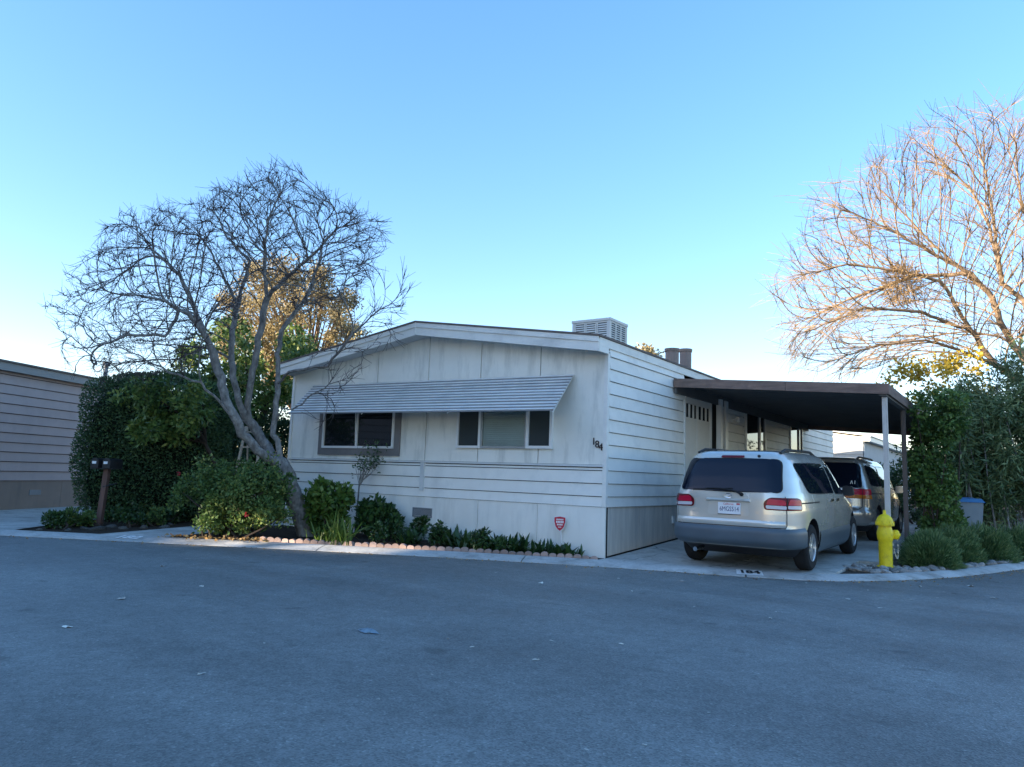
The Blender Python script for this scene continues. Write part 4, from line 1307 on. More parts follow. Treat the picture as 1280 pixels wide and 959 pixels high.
# bare and leafy trees grow by space colonisation from traced limbs
def grow(limbs, attract, step=.14, infl=1.1, kill=.24, iters=120, bias=(0, 0, .08), jitter=.10, maxn=9000, centre=None, radial=0.0, keep=.35):
    nodes = []; par = []
    for path, p_attach in limbs:
        prev = -1
        if p_attach is not None:
            d = [(Vector(n_) - Vector(path[0])).length for n_ in nodes]
            prev = int(np.argmin(d))
        for i in range(len(path)):
            a = Vector(path[i])
            if i == 0:
                if prev < 0:
                    nodes.append(a); par.append(-1); prev = len(nodes) - 1
                continue
            b0 = Vector(path[i - 1]); L = (a - b0).length; m = max(1, int(L / step))
            for k_ in range(1, m + 1):
                q = b0.lerp(a, k_ / m) + Vector(rng.normal(size=3) * .012)
                nodes.append(q); par.append(prev); prev = len(nodes) - 1
    A = np.array(attract); alive = np.ones(len(A), bool)
    bias = Vector(bias)
    nn = [np.array(q) for q in nodes]
    best_d = np.full(len(A), 1e9); best_i = np.full(len(A), -1)
    new_from = 0; kidc = {}
    for it in range(iters):
        NP = np.array(nn[new_from:])
        for s0 in range(0, len(NP), 400):
            blk = NP[s0:s0 + 400]
            d = np.linalg.norm(A[:, None, :] - blk[None], axis=2)
            j = d.argmin(1); dm = d[np.arange(len(A)), j]
            up_ = dm < best_d
            best_d[up_] = dm[up_]; best_i[up_] = (j + new_from + s0)[up_]
        alive &= best_d > kill
        new_from = len(nn)
        act = alive & (best_d < infl)
        if not act.any() or len(nn) > maxn: break
        src = best_i[act]; dirs = A[act] - np.array([nn[i] for i in src])
        dirs = unit(dirs)
        acc = {}
        for s_, d_ in zip(src, dirs): acc.setdefault(int(s_), []).append(d_)
        for s_, ds in acc.items():
            if kidc.get(s_, 0) >= 3: continue
            kidc[s_] = kidc.get(s_, 0) + 1
            v = np.mean(ds, axis=0) + np.array(bias) + rng.normal(size=3) * jitter
            if par[s_] >= 0:
                v = v + keep * unit((nn[s_] - nn[par[s_]])[None])[0]
            if centre is not None: v = v + radial * unit((nn[s_] - centre)[None])[0]
            l = np.linalg.norm(v)
            if l < 1e-6: continue
            nn.append(nn[s_] + v / l * step); par.append(s_)
    return np.array(nn), np.array(par)

def tree_radii(nn, par, tip=.004, expo=2.3, base=None):
    r_ = np.zeros(len(nn))
    kids = np.bincount(par[par >= 0], minlength=len(nn))
    for i in range(len(nn) - 1, -1, -1):
        if r_[i] == 0: r_[i] = tip ** expo
        if par[i] >= 0: r_[par[i]] += r_[i]
    r_ = r_ ** (1 / expo)
    if base:
        # rescale only the thick wood so that the trunk has the girth the photo shows
        k_ = base / r_[0]
        w = np.clip((r_ - tip) / (r_[0] - tip), 0, 1) ** 1.5
        r_ = r_ * (1 + (k_ - 1) * w)
    return r_

def chains(nn, par, rad):
    ch = [[] for _ in nn]
    for i, p_ in enumerate(par):
        if p_ >= 0: ch[p_].append(i)
    out = []; stack = [(i, None) for i, p_ in enumerate(par) if p_ < 0]
    while stack:
        i, prev = stack.pop()
        c = ([prev] if prev is not None else []) + [i]
        while ch[c[-1]]:
            ks = sorted(ch[c[-1]], key=lambda q: -rad[q])
            for q in ks[1:]: stack.append((q, c[-1]))
            c.append(ks[0])
        if len(c) > 1: out.append(c)
    return out

def wood_parts(parent, nn, par, rad, mat, thick=.035, mid=.012, twig_extra=0, twig_len=.3, twig_mat=None, twig_up=.3, tip=.004):
    trunk, limb, tw = MB(), MB(), MB()
    for c in chains(nn, par, rad):
        rr = rad[c].copy()
        if len(c) > 1 and rr[0] > rr[1] * 1.6: rr[0] = rr[1] * 1.15
        P_ = [Vector(nn[i]) for i in c]
        m = max(rr)
        if m > thick: trunk.tube(P_, list(rr), 9, False)
        elif m > mid: trunk.tube(P_, list(rr), 5, False)
        else: tw.tube(P_, list(np.maximum(rr, tip * .8)), 3, False)
    if twig_extra:
        thin = np.where(rad < mid)[0]
        pick = rng.choice(thin, min(twig_extra, len(thin) * 3), replace=True)
        for i in pick:
            if par[i] < 0: continue
            d0 = nn[i] - nn[par[i]]; d0 = d0 / (np.linalg.norm(d0) + 1e-9)
            d = d0 * 1.0 + rng.normal(size=3) * .42 + np.array([0, 0, twig_up])
            d /= np.linalg.norm(d)
            L = twig_len * rng.uniform(.4, 1.2)
            a = Vector(nn[i]); b = a + Vector(d) * L * .5 + Vector(rng.normal(size=3)) * L * .06
            c_ = b + (Vector(d) + Vector((0, 0, .25 * twig_up))).normalized() * L * .5
            tw.tube([a, b, c_], [tip, tip * .8, tip * .5], 3, False)
    if trunk.v: trunk.build('trunk', mat, parent, smooth=60, recalc=False)
    if tw.v: tw.build('twigs', twig_mat or mat, parent, recalc=False)

def in_poly(x, y, poly):
    c = False; n = len(poly); j = n - 1
    for i in range(n):
        xi, yi = poly[i]; xj, yj = poly[j]
        if (yi > y) != (yj > y) and x < (xj - xi) * (y - yi) / (yj - yi) + xi: c = not c
        j = i
    return c

M_BARK = paint('grey_bark', (0.20, 0.185, 0.17), 0.9, 0.5, 16, stretch=(1, 1, .45), dirt=(0.40, 0.40, 0.37), dirt_amt=.95, dirt_scale=9, bump=1.0, bump_scale=26, bump_stretch=(1, 1, .35), spec=.12)
M_TWIG = paint('dark_twigs', (0.082, 0.066, 0.062), 0.9, 0.2, 6, spec=.1)
M_BARKW = paint('tan_bark', (0.30, 0.21, 0.135), 0.9, 0.25, 6, stretch=(1, 1, .4), spec=.1)
M_TWIGW = paint('reddish_twigs', (0.26, 0.175, 0.095), 0.9, 0.2, 6, spec=.1)
M_BARKD = paint('dark_bark', (0.07, 0.055, 0.045), 0.95, 0.2, 6, spec=.1)

# ---- the bare tree in the front bed
TD = 12.74
ft = thing('bare_tree', 'bare grey multi-stemmed tree leaning out of the front bed beside the home', 'tree', tuple(at(385, 670, TD)))
ORG = Vector(ft.location)
def fp(x, y, dd=0.0): return at(x, y, TD + dd) - ORG
limbs = [
    ([fp(387, 676), fp(383, 668), fp(372, 632, -.05), fp(360, 596, -.1), fp(350, 581, -.1)], None),
    ([fp(350, 581, -.1), fp(349, 568, -.05), fp(346, 552), fp(341, 534, .1), fp(345, 514, .1), fp(347, 480, .15), fp(347, 441, .2), fp(352, 413, .25), fp(369, 393, .3), fp(393, 351, .4), fp(404, 303, .5), fp(392, 262, .5)], 1),
    ([fp(350, 581, -.1), fp(335, 573, -.2), fp(321, 562, -.3), fp(301, 541, -.4), fp(292, 523, -.5), fp(283, 499, -.5), fp(270, 454, -.5), fp(259, 420, -.6), fp(235, 392, -.8), fp(197, 372, -1.0), fp(156, 368, -1.2), fp(118, 362, -1.3)], 1),
    ([fp(348, 579, -.1), fp(335, 560, .25), fp(322, 542, .3), fp(310, 524, .25), fp(307, 508, .2), fp(310, 497, .15), fp(318, 455, .1), fp(325, 413, .1), fp(333, 372, .1), fp(331, 320, 0), fp(335, 276, -.1), fp(352, 238, -.1)], 1),
    ([fp(305, 522, .05), fp(298, 500, .1), fp(290, 460, .1), fp(289, 423, .2), fp(297, 379, .5), fp(313, 327, .8), fp(283, 296, 1.0), fp(268, 262, 1.1)], 1),
    ([fp(297, 379, .5), fp(266, 320, .6), fp(246, 289, .7)], 1),
    ([fp(263, 437, -.5), fp(246, 395, -.2), fp(225, 344, 0), fp(191, 313, .1), fp(172, 288, .1)], 1),
    ([fp(292, 523, -.5), fp(268, 495, -.8), fp(250, 478, -1.0), fp(211, 465, -1.3), fp(163, 441, -1.5), fp(122, 423, -1.6), fp(92, 394, -1.6)], 1),
    ([fp(333, 372, .1), fp(369, 338, -.3), fp(397, 313, -.6), fp(421, 286, -.8), fp(452, 277, -.9)], 1),
    ([fp(347, 480, .15), fp(360, 466, -.2), fp(387, 459, -.5), fp(410, 457, -.7), fp(423, 440, -.8), fp(439, 420, -.9), fp(464, 397, -.9), fp(486, 380, -.9)], 1),
    ([fp(331, 320, 0), fp(315, 300, .3), fp(300, 262, .4)], 1),
    ([fp(341, 534, .1), fp(353, 512, -.1), fp(372, 510, -.4), fp(395, 490, -.6), fp(420, 478, -.8)], 1),
    ([fp(225, 392, -.8), fp(205, 420, -1.1), fp(160, 418, -1.4), fp(110, 436, -1.5)], 1),
]
POLY = [(70, 400), (92, 352), (130, 310), (165, 272), (212, 262), (232, 285), (262, 248), (300, 232), (330, 226), (352, 212), (372, 240), (384, 256), (395, 245), (430, 262), (462, 278), (474, 300), (466, 335), (440, 372), (398, 400), (360, 395), (330, 350), (300, 400), (262, 440), (240, 470), (190, 472), (120, 470), (84, 440)]
AT = []
while len(AT) < 3900:
    x, y = rng.uniform(65, 495), rng.uniform(205, 480)
    if not in_poly(x, y, POLY): continue
    cxn = (x - 290) / 220
    AT.append(np.array(fp(x, y, rng.uniform(-1, 1) * 1.9 * math.sqrt(max(.1, 1 - cxn * cxn)) - .15)))
for _ in range(130):
    x = rng.uniform(395, 500); y = 500 - (x - 395) * 1.1 + rng.uniform(-55, 30)
    AT.append(np.array(fp(x, y, rng.uniform(-1.2, -.3))))
nn, par = grow(limbs, AT, .12, 1.0, .17, 100, (0, 0, .08), .05, 9000, np.array(fp(310, 520)), .5, .9)
rad = tree_radii(nn, par, .0041, 2.55, .15)
wood_parts(ft, nn, par, rad, M_BARK, .026, .010, 7500, .26, M_TWIG, .25, .0040)

# ---- the large bare tree behind the right-hand shrubs
rt_base = Vector((5.9, 16.6, -.02))
rt = thing('bare_tree', 'large bare tree with reddish sunlit branches and a nest behind the right-hand shrubs', 'tree', tuple(rt_base))
RD = 21.5
def rp(x, y, dd=0.0): return at(x, y, RD + dd) - rt_base
limbs = [
    ([Vector((0, 0, -.05)), Vector((0, -.05, 1.2)), rp(1300, 520), rp(1296, 492)], None),
    ([rp(1296, 492), rp(1270, 474, -.3), rp(1245, 456, -.5), rp(1213, 413, -.9), rp(1190, 373, -1.2), rp(1175, 352, -1.3), rp(1120, 338, -1.5), rp(1060, 330, -1.6), rp(1000, 345, -1.6)], 1),
    ([rp(1296, 492), rp(1280, 449, .2), rp(1253, 409, .3), rp(1241, 373, .4), rp(1213, 342, .3), rp(1170, 320, .2), rp(1110, 285, 0), rp(1045, 258, 0)], 1),
    ([rp(1296, 492), rp(1300, 430, .5), rp(1280, 377, .6), rp(1253, 354, .6), rp(1237, 286, .8), rp(1213, 235, 1.0), rp(1166, 191, 1.0)], 1),
    ([rp(1253, 354, .6), rp(1249, 330, .2), rp(1233, 219, -.3), rp(1213, 148, -.4)], 1),
    ([rp(1296, 492), rp(1320, 420, .5), rp(1300, 330, .3), rp(1275, 250, .3), rp(1268, 165, .2)], 1),
    ([rp(1320, 420, .5), rp(1360, 340, .8), rp(1390, 250, 1.0), rp(1400, 180, 1.0)], 1),
    ([rp(1245, 456, -.5), rp(1200, 438, -1.4), rp(1158, 425, -1.9), rp(1100, 430, -2.2), rp(1040, 452, -2.3)], 1),
    ([rp(1213, 413, -.9), rp(1150, 390, -1.6), rp(1080, 385, -2.0), rp(1010, 415, -2.2)], 1),
    ([rp(1241, 373, .4), rp(1160, 300, .9), rp(1090, 225, 1.2)], 1),
    ([rp(1213, 342, .3), rp(1140, 345, .9), rp(1060, 375, 1.2), rp(1005, 400, 1.3)], 1),
]
POLY2 = [(984, 350), (1012, 300), (1033, 255), (1085, 212), (1150, 182), (1195, 156), (1240, 152), (1300, 155), (1370, 180), (1420, 250), (1430, 400), (1290, 440), (1200, 452), (1140, 462), (1075, 476), (1040, 472), (1000, 440), (990, 400)]
AT = []
while len(AT) < 3000:
    x, y = rng.uniform(980, 1430), rng.uniform(130, 480)
    if not in_poly(x, y, POLY2): continue
    AT.append(np.array(rp(x, y, rng.uniform(-1, 1) * 2.8)))
nn, par = grow(limbs, AT, .21, 2.0, .29, 100, (0, 0, -.02), .03, 9000, np.array(rp(1300, 500)), .9, 1.3)
rad = tree_radii(nn, par, .0062, 2.6, .175)
wood_parts(rt, nn, par, rad, M_BARKW, .05, .016, 6000, .8, M_TWIGW, .0, .0060)
# the nest: a ball of dry stalks
nc = np.array(rp(1128, 355, -1.4)); n_ = 1500
d = rand_dirs(n_); P_ = nc + d * (rng.random(n_)[:, None] ** .5) * np.array([.5, .5, .62])
M_NEST = leafmat('dry_nest', [(0, (.16, .10, .05)), (1, (.42, .29, .15))], .8, .1, .1)
link_mesh('nest', leaf_mesh('nest', P_, d + rand_dirs(n_), rng.uniform(.1, .3, n_), .02), M_NEST, rt)
M_YLEAF = leafmat('yellow_leaves', [(0, (.30, .22, .03)), (.5, (.52, .38, .04)), (1, (.42, .34, .07))], .5, .4)
yt = thing('yellow_leaved_shrub', 'tall shrub with yellow autumn leaves rising over the carport corner', 'shrub', (4.4, 12.4, 0))
yo = Vector(yt.location)
C_ = []; RR = []
for _ in range(38):
    x, y = rng.uniform(1085, 1235), rng.uniform(432, 505)
    if y < 470 - (x - 1085) * .25: continue
    C_.append(np.array(at(x, y, 19.0 + rng.uniform(-1, 1)) - yo)); RR.append((.28, .28, .24))
P_, O_, V_ = clump_points(C_, RR, 60, .2)
link_mesh('leaves', leaf_mesh('leaves', P_, O_ + rand_dirs(len(P_)), rng.uniform(.08, .15, len(P_)), .075, rnd=V_ * .5 + rng.random(len(P_)) * .5), M_YLEAF, yt)
m = MB()
for c in C_[::2]:
    a = Vector((rng.uniform(-.3, .3), rng.uniform(-.3, .3), 0)); b = Vector(c)
    m.tube([a, a.lerp(b, .5) + Vector((0, 0, .3)), b], [.035, .02, .008], 5, False)
m.build('stems', M_BARKW, yt, recalc=False)

# ---- foliage materials
M_HEDGE = leafmat('hedge_leaves', [(0, (0.03, 0.061, 0.028)), (0.6, (0.054, 0.104, 0.043)), (1, (0.112, 0.177, 0.061))], .55, .15)
M_CITRUS = leafmat('citrus_leaves', [(0, (0.049, 0.097, 0.026)), (0.6, (0.124, 0.196, 0.044)), (1, (0.364, 0.39, 0.09))], .42, .25)
M_GOLDTREE = leafmat('golden_leaves', [(0, (.24, .185, .085)), (.5, (.40, .32, .16)), (1, (.52, .45, .27))], .6, .4)
M_BUSH = leafmat('bush_leaves', [(0, (0.044, 0.086, 0.026)), (0.55, (0.1, 0.174, 0.046)), (0.85, (0.2, 0.26, 0.07)), (1, (0.48, 0.418, 0.139))], .5, .22)
M_BROAD = leafmat('broad_leaves', [(0, (0.022, 0.053, 0.02)), (0.6, (0.044, 0.098, 0.028)), (1, (0.088, 0.168, 0.042))], .38, .2, .5)
M_LIME = leafmat('fresh_leaves', [(0, (0.051, 0.103, 0.023)), (0.6, (0.101, 0.184, 0.034)), (1, (0.215, 0.276, 0.069))], .45, .3)
M_OLE = leafmat('oleander_leaves', [(0, (0.05, 0.083, 0.036)), (0.6, (0.127, 0.189, 0.078)), (1, (0.305, 0.381, 0.174))], .5, .2)
M_IVY = leafmat('ivy_leaves', [(0, (0.036, 0.078, 0.023)), (0.6, (0.086, 0.16, 0.039)), (1, (0.174, 0.273, 0.069))], .45, .2)
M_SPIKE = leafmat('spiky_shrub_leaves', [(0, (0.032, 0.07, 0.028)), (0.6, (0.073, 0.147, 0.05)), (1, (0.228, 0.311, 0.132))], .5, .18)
M_SHADE_TREE = leafmat('shade_tree_leaves', [(0, (.05, .085, .035)), (.6, (.08, .125, .05)), (1, (.12, .17, .07))], .6, .45)  # leaves of the added shade trees, pale and translucent to brighten the shade
M_FLOWER = leafmat('red_petals', [(0, (.30, .015, .03)), (1, (.55, .05, .06))], .5, .25)
M_PETALW = leafmat('white_petals', [(0, (.6, .6, .55)), (1, (.8, .8, .75))], .5, .3)

def shrub(name, label, cat, loc, clumps, per, mat, ln, wd, out=.8, up=.3, group=None, part='leaves', stems=6, shell=.5, stem_mat=None, spread=.25):
    t = thing(name, label, cat, loc, 0, group)
    C_, RR = clumps
    P_, O_, V_ = clump_points(C_, RR, per, shell)
    ok = P_[:, 2] > .02
    P_, O_, V_ = P_[ok], O_[ok], V_[ok]
    D_ = O_ * out + rand_dirs(len(P_)) * .7 + np.array([0, 0, up])
    link_mesh(part, leaf_mesh(part, P_, D_, rng.uniform(ln * .6, ln * 1.25, len(P_)), rng.uniform(wd * .7, wd * 1.2, len(P_)), rnd=V_ * .45 + rng.random(len(P_)) * .55), mat, t)
    if stems:
        m = MB()
        for i in range(stems):
            c = Vector(C_[rng.integers(len(C_))])
            a = Vector((rng.normal() * spread * .5, rng.normal() * spread * .5, -.02))
            m.tube([a, a.lerp(c, .5) + Vector(rng.normal(size=3)) * .05, c], [.02, .014, .006], 5, False)
        m.build('stems', stem_mat or M_BARKD, t, recalc=False)
    return t

# ---- left: big clipped hedge, dark growth behind it, citrus and golden trees
def box_clumps(x0, x1, y0, y1, z0, z1, n, cr, round_=.35):
    out, rr = [], []
    while len(out) < n:
        u = rng.uniform(-1, 1, 3)
        if (abs(u[0]) ** 4 + abs(u[1]) ** 4 + abs(u[2]) ** 4) > 1.05: continue
        if max(abs(u)) < .55: continue
        p_ = np.array([(x0 + x1) / 2 + u[0] * (x1 - x0) / 2, (y0 + y1) / 2 + u[1] * (y1 - y0) / 2, (z0 + z1) / 2 + u[2] * (z1 - z0) / 2])
        out.append(p_); s = cr * rng.uniform(.7, 1.25); rr.append((s, s, s))
    return out, rr
hb = at(190, 640, 15.4); hb.z = 0
hedge = thing('clipped_hedge', 'tall dense dark clipped hedge behind the mailbox post', 'hedge', tuple(hb), R(32))
def hedge_surface(n_, sx, sy, sz, e_=5.0):
    d = rand_dirs(n_)
    k_ = (np.abs(d) ** e_).sum(1) ** (-1 / e_)
    P_ = d * k_[:, None]
    nrm = unit(np.sign(P_) * np.abs(P_) ** (e_ - 1))
    lump = 1 + .035 * np.sin(P_[:, 0] * 6 + 1) * np.sin(P_[:, 1] * 5) + .03 * np.sin(P_[:, 2] * 7 + P_[:, 0] * 4)
    return P_ * lump[:, None] * np.array([sx, sy, sz]), nrm
n_ = 60000
P_, nr_ = hedge_surface(n_, 1.36, 1.0, 1.5)
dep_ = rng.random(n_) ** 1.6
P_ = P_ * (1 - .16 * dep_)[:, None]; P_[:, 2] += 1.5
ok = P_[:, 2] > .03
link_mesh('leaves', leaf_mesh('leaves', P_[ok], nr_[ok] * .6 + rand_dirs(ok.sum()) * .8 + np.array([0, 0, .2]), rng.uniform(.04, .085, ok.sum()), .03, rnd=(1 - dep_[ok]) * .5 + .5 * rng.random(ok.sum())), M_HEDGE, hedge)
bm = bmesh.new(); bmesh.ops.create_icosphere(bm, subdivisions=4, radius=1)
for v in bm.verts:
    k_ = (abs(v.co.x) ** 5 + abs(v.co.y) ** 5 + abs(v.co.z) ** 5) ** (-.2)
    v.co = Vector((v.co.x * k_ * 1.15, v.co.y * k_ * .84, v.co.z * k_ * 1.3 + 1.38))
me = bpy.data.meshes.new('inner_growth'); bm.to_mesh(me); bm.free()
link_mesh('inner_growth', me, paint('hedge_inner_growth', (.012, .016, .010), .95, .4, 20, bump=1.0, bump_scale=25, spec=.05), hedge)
# dark evergreen shrubs filling the gap beside the home
for i, (x, y, d_, h_, w_) in enumerate(((258, 640, 17.0, 2.7, 1.0), (300, 640, 18.2, 2.9, 1.1), (345, 640, 19.0, 2.8, 1.1))):
    b = at(x, y, d_); b.z = 0
    cc, rr = ellipsoid_clumps((0, 0, h_ * .52), (w_, w_, h_ * .5), 90, .3, .15)
    shrub('evergreen_shrub', ('dark evergreen shrub touching the clipped hedge', 'dark evergreen shrub standing behind the step ladder', 'dark evergreen shrub against the left wall of the home')[i], 'shrub', tuple(b), (cc, rr), 110, M_HEDGE, .11, .05, .7, .2, group='dark shrubs between hedge and home', stems=5)
ct_b = at(305, 640, 18.6); ct_b.z = 0
ct = thing('citrus_tree', 'leafy green citrus tree standing behind the bare tree', 'tree', tuple(ct_b))
cc = []; rr = []
for _ in range(64):
    x, y = rng.uniform(218, 400), rng.uniform(400, 515)
    e = ((x - 310) / 92) ** 2 + ((y - 462) / 58) ** 2
    if e > 1: continue
    cc.append(np.array(at(x, y, 18.2 + rng.uniform(-1.2, 1.4)) - ct_b)); s = rng.uniform(.28, .5); rr.append((s, s, s * .8))
P_, O_, V_ = clump_points(cc, rr, 190, .4)
link_mesh('crown', leaf_mesh('crown', P_, O_ * .6 + rand_dirs(len(P_)) + np.array([0, 0, -.1]), rng.uniform(.09, .16, len(P_)), .065, rnd=V_ * .5 + rng.random(len(P_)) * .5), M_CITRUS, ct)
m = MB(); m.tube([(0, 0, -.02), (.05, 0, 1.2), (0, .1, 2.2)], [.12, .1, .07], 8, False)
for c in cc[::3]: m.tube([(0, .05, 1.6), Vector(c) * .6 + Vector((0, 0, 1.0)), Vector(c)], [.05, .03, .01], 5, False)
m.build('trunk', M_BARKD, ct, recalc=False)
# lower citrus bough hanging in front of the hedge
lb = at(215, 640, 14.2); lb.z = 0
cc = []; rr = []
for _ in range(34):
    x, y = rng.uniform(152, 262), rng.uniform(470, 552)
    e = ((x - 207) / 56) ** 2 + ((y - 510) / 42) ** 2
    if e > 1: continue
    cc.append(np.array(at(x, y, 14.2 + rng.uniform(-.4, .6)) - lb)); s = rng.uniform(.16, .28); rr.append((s, s, s * .8))
cb = thing('citrus_tree', 'small citrus tree with drooping pale-tipped leaves against the clipped hedge', 'tree', tuple(lb))
P_, O_, V_ = clump_points(cc, rr, 110, .3)
link_mesh('crown', leaf_mesh('crown', P_, O_ * .6 + rand_dirs(len(P_)) + np.array([0, 0, -.25]), rng.uniform(.08, .15, len(P_)), .055, rnd=V_ * .4 + rng.random(len(P_)) * .6), M_CITRUS, cb)
m = MB(); m.tube([(-.1, 1.2, -.02), (-.1, 1.1, .9), (0, .5, 1.7)], [.06, .05, .035], 7, False)
for c in cc[::2]: m.tube([(0, .6, 1.6), Vector(c) * .6 + Vector((0, .3, .7)), Vector(c)], [.025, .015, .006], 4, False)
m.build('trunk', M_BARKD, cb, recalc=False)
gt_b = at(372, 640, 34); gt_b.z = 0
gt = thing('golden_tree', 'round golden-leaved tree lit by the sun far behind the bare tree', 'tree', tuple(gt_b))
cc = []; rr = []
for _ in range(230):
    x, y = rng.uniform(262, 456), rng.uniform(318, 480)
    e = ((x - 362) / 92) ** 2 + ((y - 412) / 88) ** 2
    if e > 1: continue
    cc.append(np.array(at(x, y, 34 + rng.uniform(-2.6, 2.6)) - gt_b)); s = rng.uniform(.35, .75); rr.append((s, s, s * .8))
P_, O_, V_ = clump_points(cc, rr, 150, .2)
link_mesh('crown', leaf_mesh('crown', P_, O_ * .6 + rand_dirs(len(P_)), rng.uniform(.10, .20, len(P_)), .08, rnd=V_ * .5 + rng.random(len(P_)) * .5), M_GOLDTREE, gt)
m = MB(); m.tube([(0, 0, -.02), (.1, 0, 2.5), (0, .1, 4.6)], [.25, .2, .12], 8, False)
for c in cc[::2]: m.tube([(0, .05, 3.2), Vector(c) * .55 + Vector((0, 0, 2.2)), Vector(c)], [.1, .05, .015], 5, False)
m.build('trunk', M_BARKW, gt, recalc=False)
# pale sunlit tree top far beyond the roof
pt_b = at(808, 600, 48); pt_b.z = 0
pt = thing('far_tree', 'pale sunlit tree top showing just above the roof edge', 'tree', tuple(pt_b))
cc = [np.array(at(808 + rng.normal() * 5, 452 + rng.normal() * 9, 48 + rng.normal()) - pt_b) for _ in range(26)]
P_, O_, V_ = clump_points(cc, [(.5, .5, .5)] * 26, 60, .2)
link_mesh('crown', leaf_mesh('crown', P_, O_ + rand_dirs(len(P_)), .3, .14), M_GOLDTREE, pt)
m = MB(); m.tube([(0, 0, -.02), (0, .1, 8.2)], [.25, .08], 7, False); m.build('trunk', M_BARKW, pt, recalc=False)

# ---- the flowering bush in front of the tree
bb = Vector((-5.52, -2.42, 0))
cc, rr = ellipsoid_clumps((0, 0, .64), (.98, .55, .62), 170, .15, .05)
fb = shrub('flowering_bush', 'rounded green bush with a few red flowers at the foot of the bare tree', 'bush', tuple(bb), (cc, rr), 85, M_BUSH, .065, .038, .8, .25, stems=16, shell=.35, spread=.6)
fb.rotation_euler.z = R(26)
for (x, y, z) in ((-.92, -.25, 1.0), (.52, -.60, .42)):
    n_ = 18; d = rand_dirs(n_)
    link_mesh('flower', leaf_mesh('flower', np.array([x, y, z]) + d * .014, d, .032, .03), M_FLOWER, fb)
n_ = 90; P_ = np.column_stack([rng.uniform(-.9, .9, n_), rng.uniform(-.75, -.5, n_), rng.uniform(.02, .06, n_)])
M_DRY = leafmat('dry_fallen_leaves', [(0, (.22, .12, .05)), (.6, (.38, .24, .10)), (1, (.5, .40, .22))], .8, .2, .1)
link_mesh('fallen_leaves', leaf_mesh('fallen_leaves', P_, rand_dirs(n_) * np.array([1, 1, .15]), .07, .045), M_DRY, fb)

# ---- right: ivy column, oleanders, low spiky shrubs
ib = Vector((3.98, 5.5, 0))
cc = []; rr = []
for _ in range(150):
    u = rng.uniform(-1, 1, 2)
    z = rng.uniform(.1, 2.85)
    w = .25 + .10 * (z / 2.75) ** 3
    if abs(u[0]) < .45 and abs(u[1]) < .45: continue
    cc.append(np.array([u[0] * w - .12 + .08 * math.sin(z * 3), u[1] * .55, z])); s = rng.uniform(.12, .21); rr.append((s, s, s))
shrub('ivy_column', 'tall column of green ivy smothering the carport edge', 'ivy', tuple(ib), (cc, rr), 130, M_IVY, .075, .055, .9, -.25, stems=10, shell=.6, spread=.3)
hg = thing('ivy_hedge', 'long dark ivy hedge closing the far side of the carport', 'hedge', (4.0, 12.2, 0))
n_ = 24000
P_, nr_ = hedge_surface(n_, .34, 2.6, 1.36)
dep_ = rng.random(n_) ** 1.6
P_ = P_ * (1 - .2 * dep_)[:, None]; P_[:, 2] += 1.36 + .08 * np.sin(P_[:, 1] * 2.3)
ok = P_[:, 2] > .03
link_mesh('leaves', leaf_mesh('leaves', P_[ok], nr_[ok] * .6 + rand_dirs(ok.sum()) * .7 - np.array([0, 0, .25]), rng.uniform(.06, .12, ok.sum()), .07, rnd=rng.random(ok.sum())), M_IVY, hg)
for i, (x, y, h_, wx, lb) in enumerate(((4.42, 8.7, 3.5, .72, 'dense oleander with narrow leaves directly behind the ivy column'), (4.95, 9.4, 4.15, .95, 'tallest oleander with narrow pale leaves behind the blue-lidded bin'), (5.9, 9.6, 3.7, .9, 'oleander with drooping narrow leaves beside the street corner'), (5.3, 11.4, 4.2, 1.0, 'shaded oleander at the back of the shrub row'))):
    cc, rr = [], []
    for _ in range(105):
        u = rand_dirs(1)[0]; r_ = rng.uniform(.45, 1.12)
        z = h_ * .55 + u[2] * r_ * h_ * .47
        if z < .5: continue
        cc.append(np.array([u[0] * r_ * wx, u[1] * r_ * wx, z])); s = rng.uniform(.18, .3); rr.append((s, s, s * 1.2))
    shrub('oleander', lb, 'shrub', (x, y, 0), (cc, rr), 85, M_OLE, .19, .034, .5, -.2, group='oleanders behind the drive', stems=16, shell=.2, stem_mat=M_BARK, spread=.7)
for i, (x, y, r_, h_) in enumerate(((3.93, 3.12, .43, .66), (4.12, 4.45, .5, .70), (4.55, 5.35, .5, .72), (3.75, 4.2, .32, .55), (5.0, 6.6, .5, .68))):
    n_ = 9500
    d = rand_dirs(n_); d[:, 2] = np.abs(d[:, 2]) - .12; d = unit(d)
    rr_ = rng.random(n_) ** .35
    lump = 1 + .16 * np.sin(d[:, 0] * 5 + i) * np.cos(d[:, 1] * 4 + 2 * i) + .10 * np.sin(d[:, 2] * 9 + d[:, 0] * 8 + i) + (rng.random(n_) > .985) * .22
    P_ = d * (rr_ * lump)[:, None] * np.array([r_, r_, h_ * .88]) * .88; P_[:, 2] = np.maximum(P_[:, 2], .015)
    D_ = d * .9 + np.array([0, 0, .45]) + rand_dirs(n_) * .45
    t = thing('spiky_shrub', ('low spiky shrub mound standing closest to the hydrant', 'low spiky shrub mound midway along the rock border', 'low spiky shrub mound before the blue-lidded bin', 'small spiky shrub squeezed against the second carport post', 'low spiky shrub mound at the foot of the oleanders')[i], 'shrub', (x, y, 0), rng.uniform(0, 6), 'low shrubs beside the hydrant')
    link_mesh('leaves', leaf_mesh('leaves', P_, D_, rng.uniform(.05, .11, n_), .012, rnd=rr_ * .5 + .5 * rng.random(n_)), M_SPIKE, t)

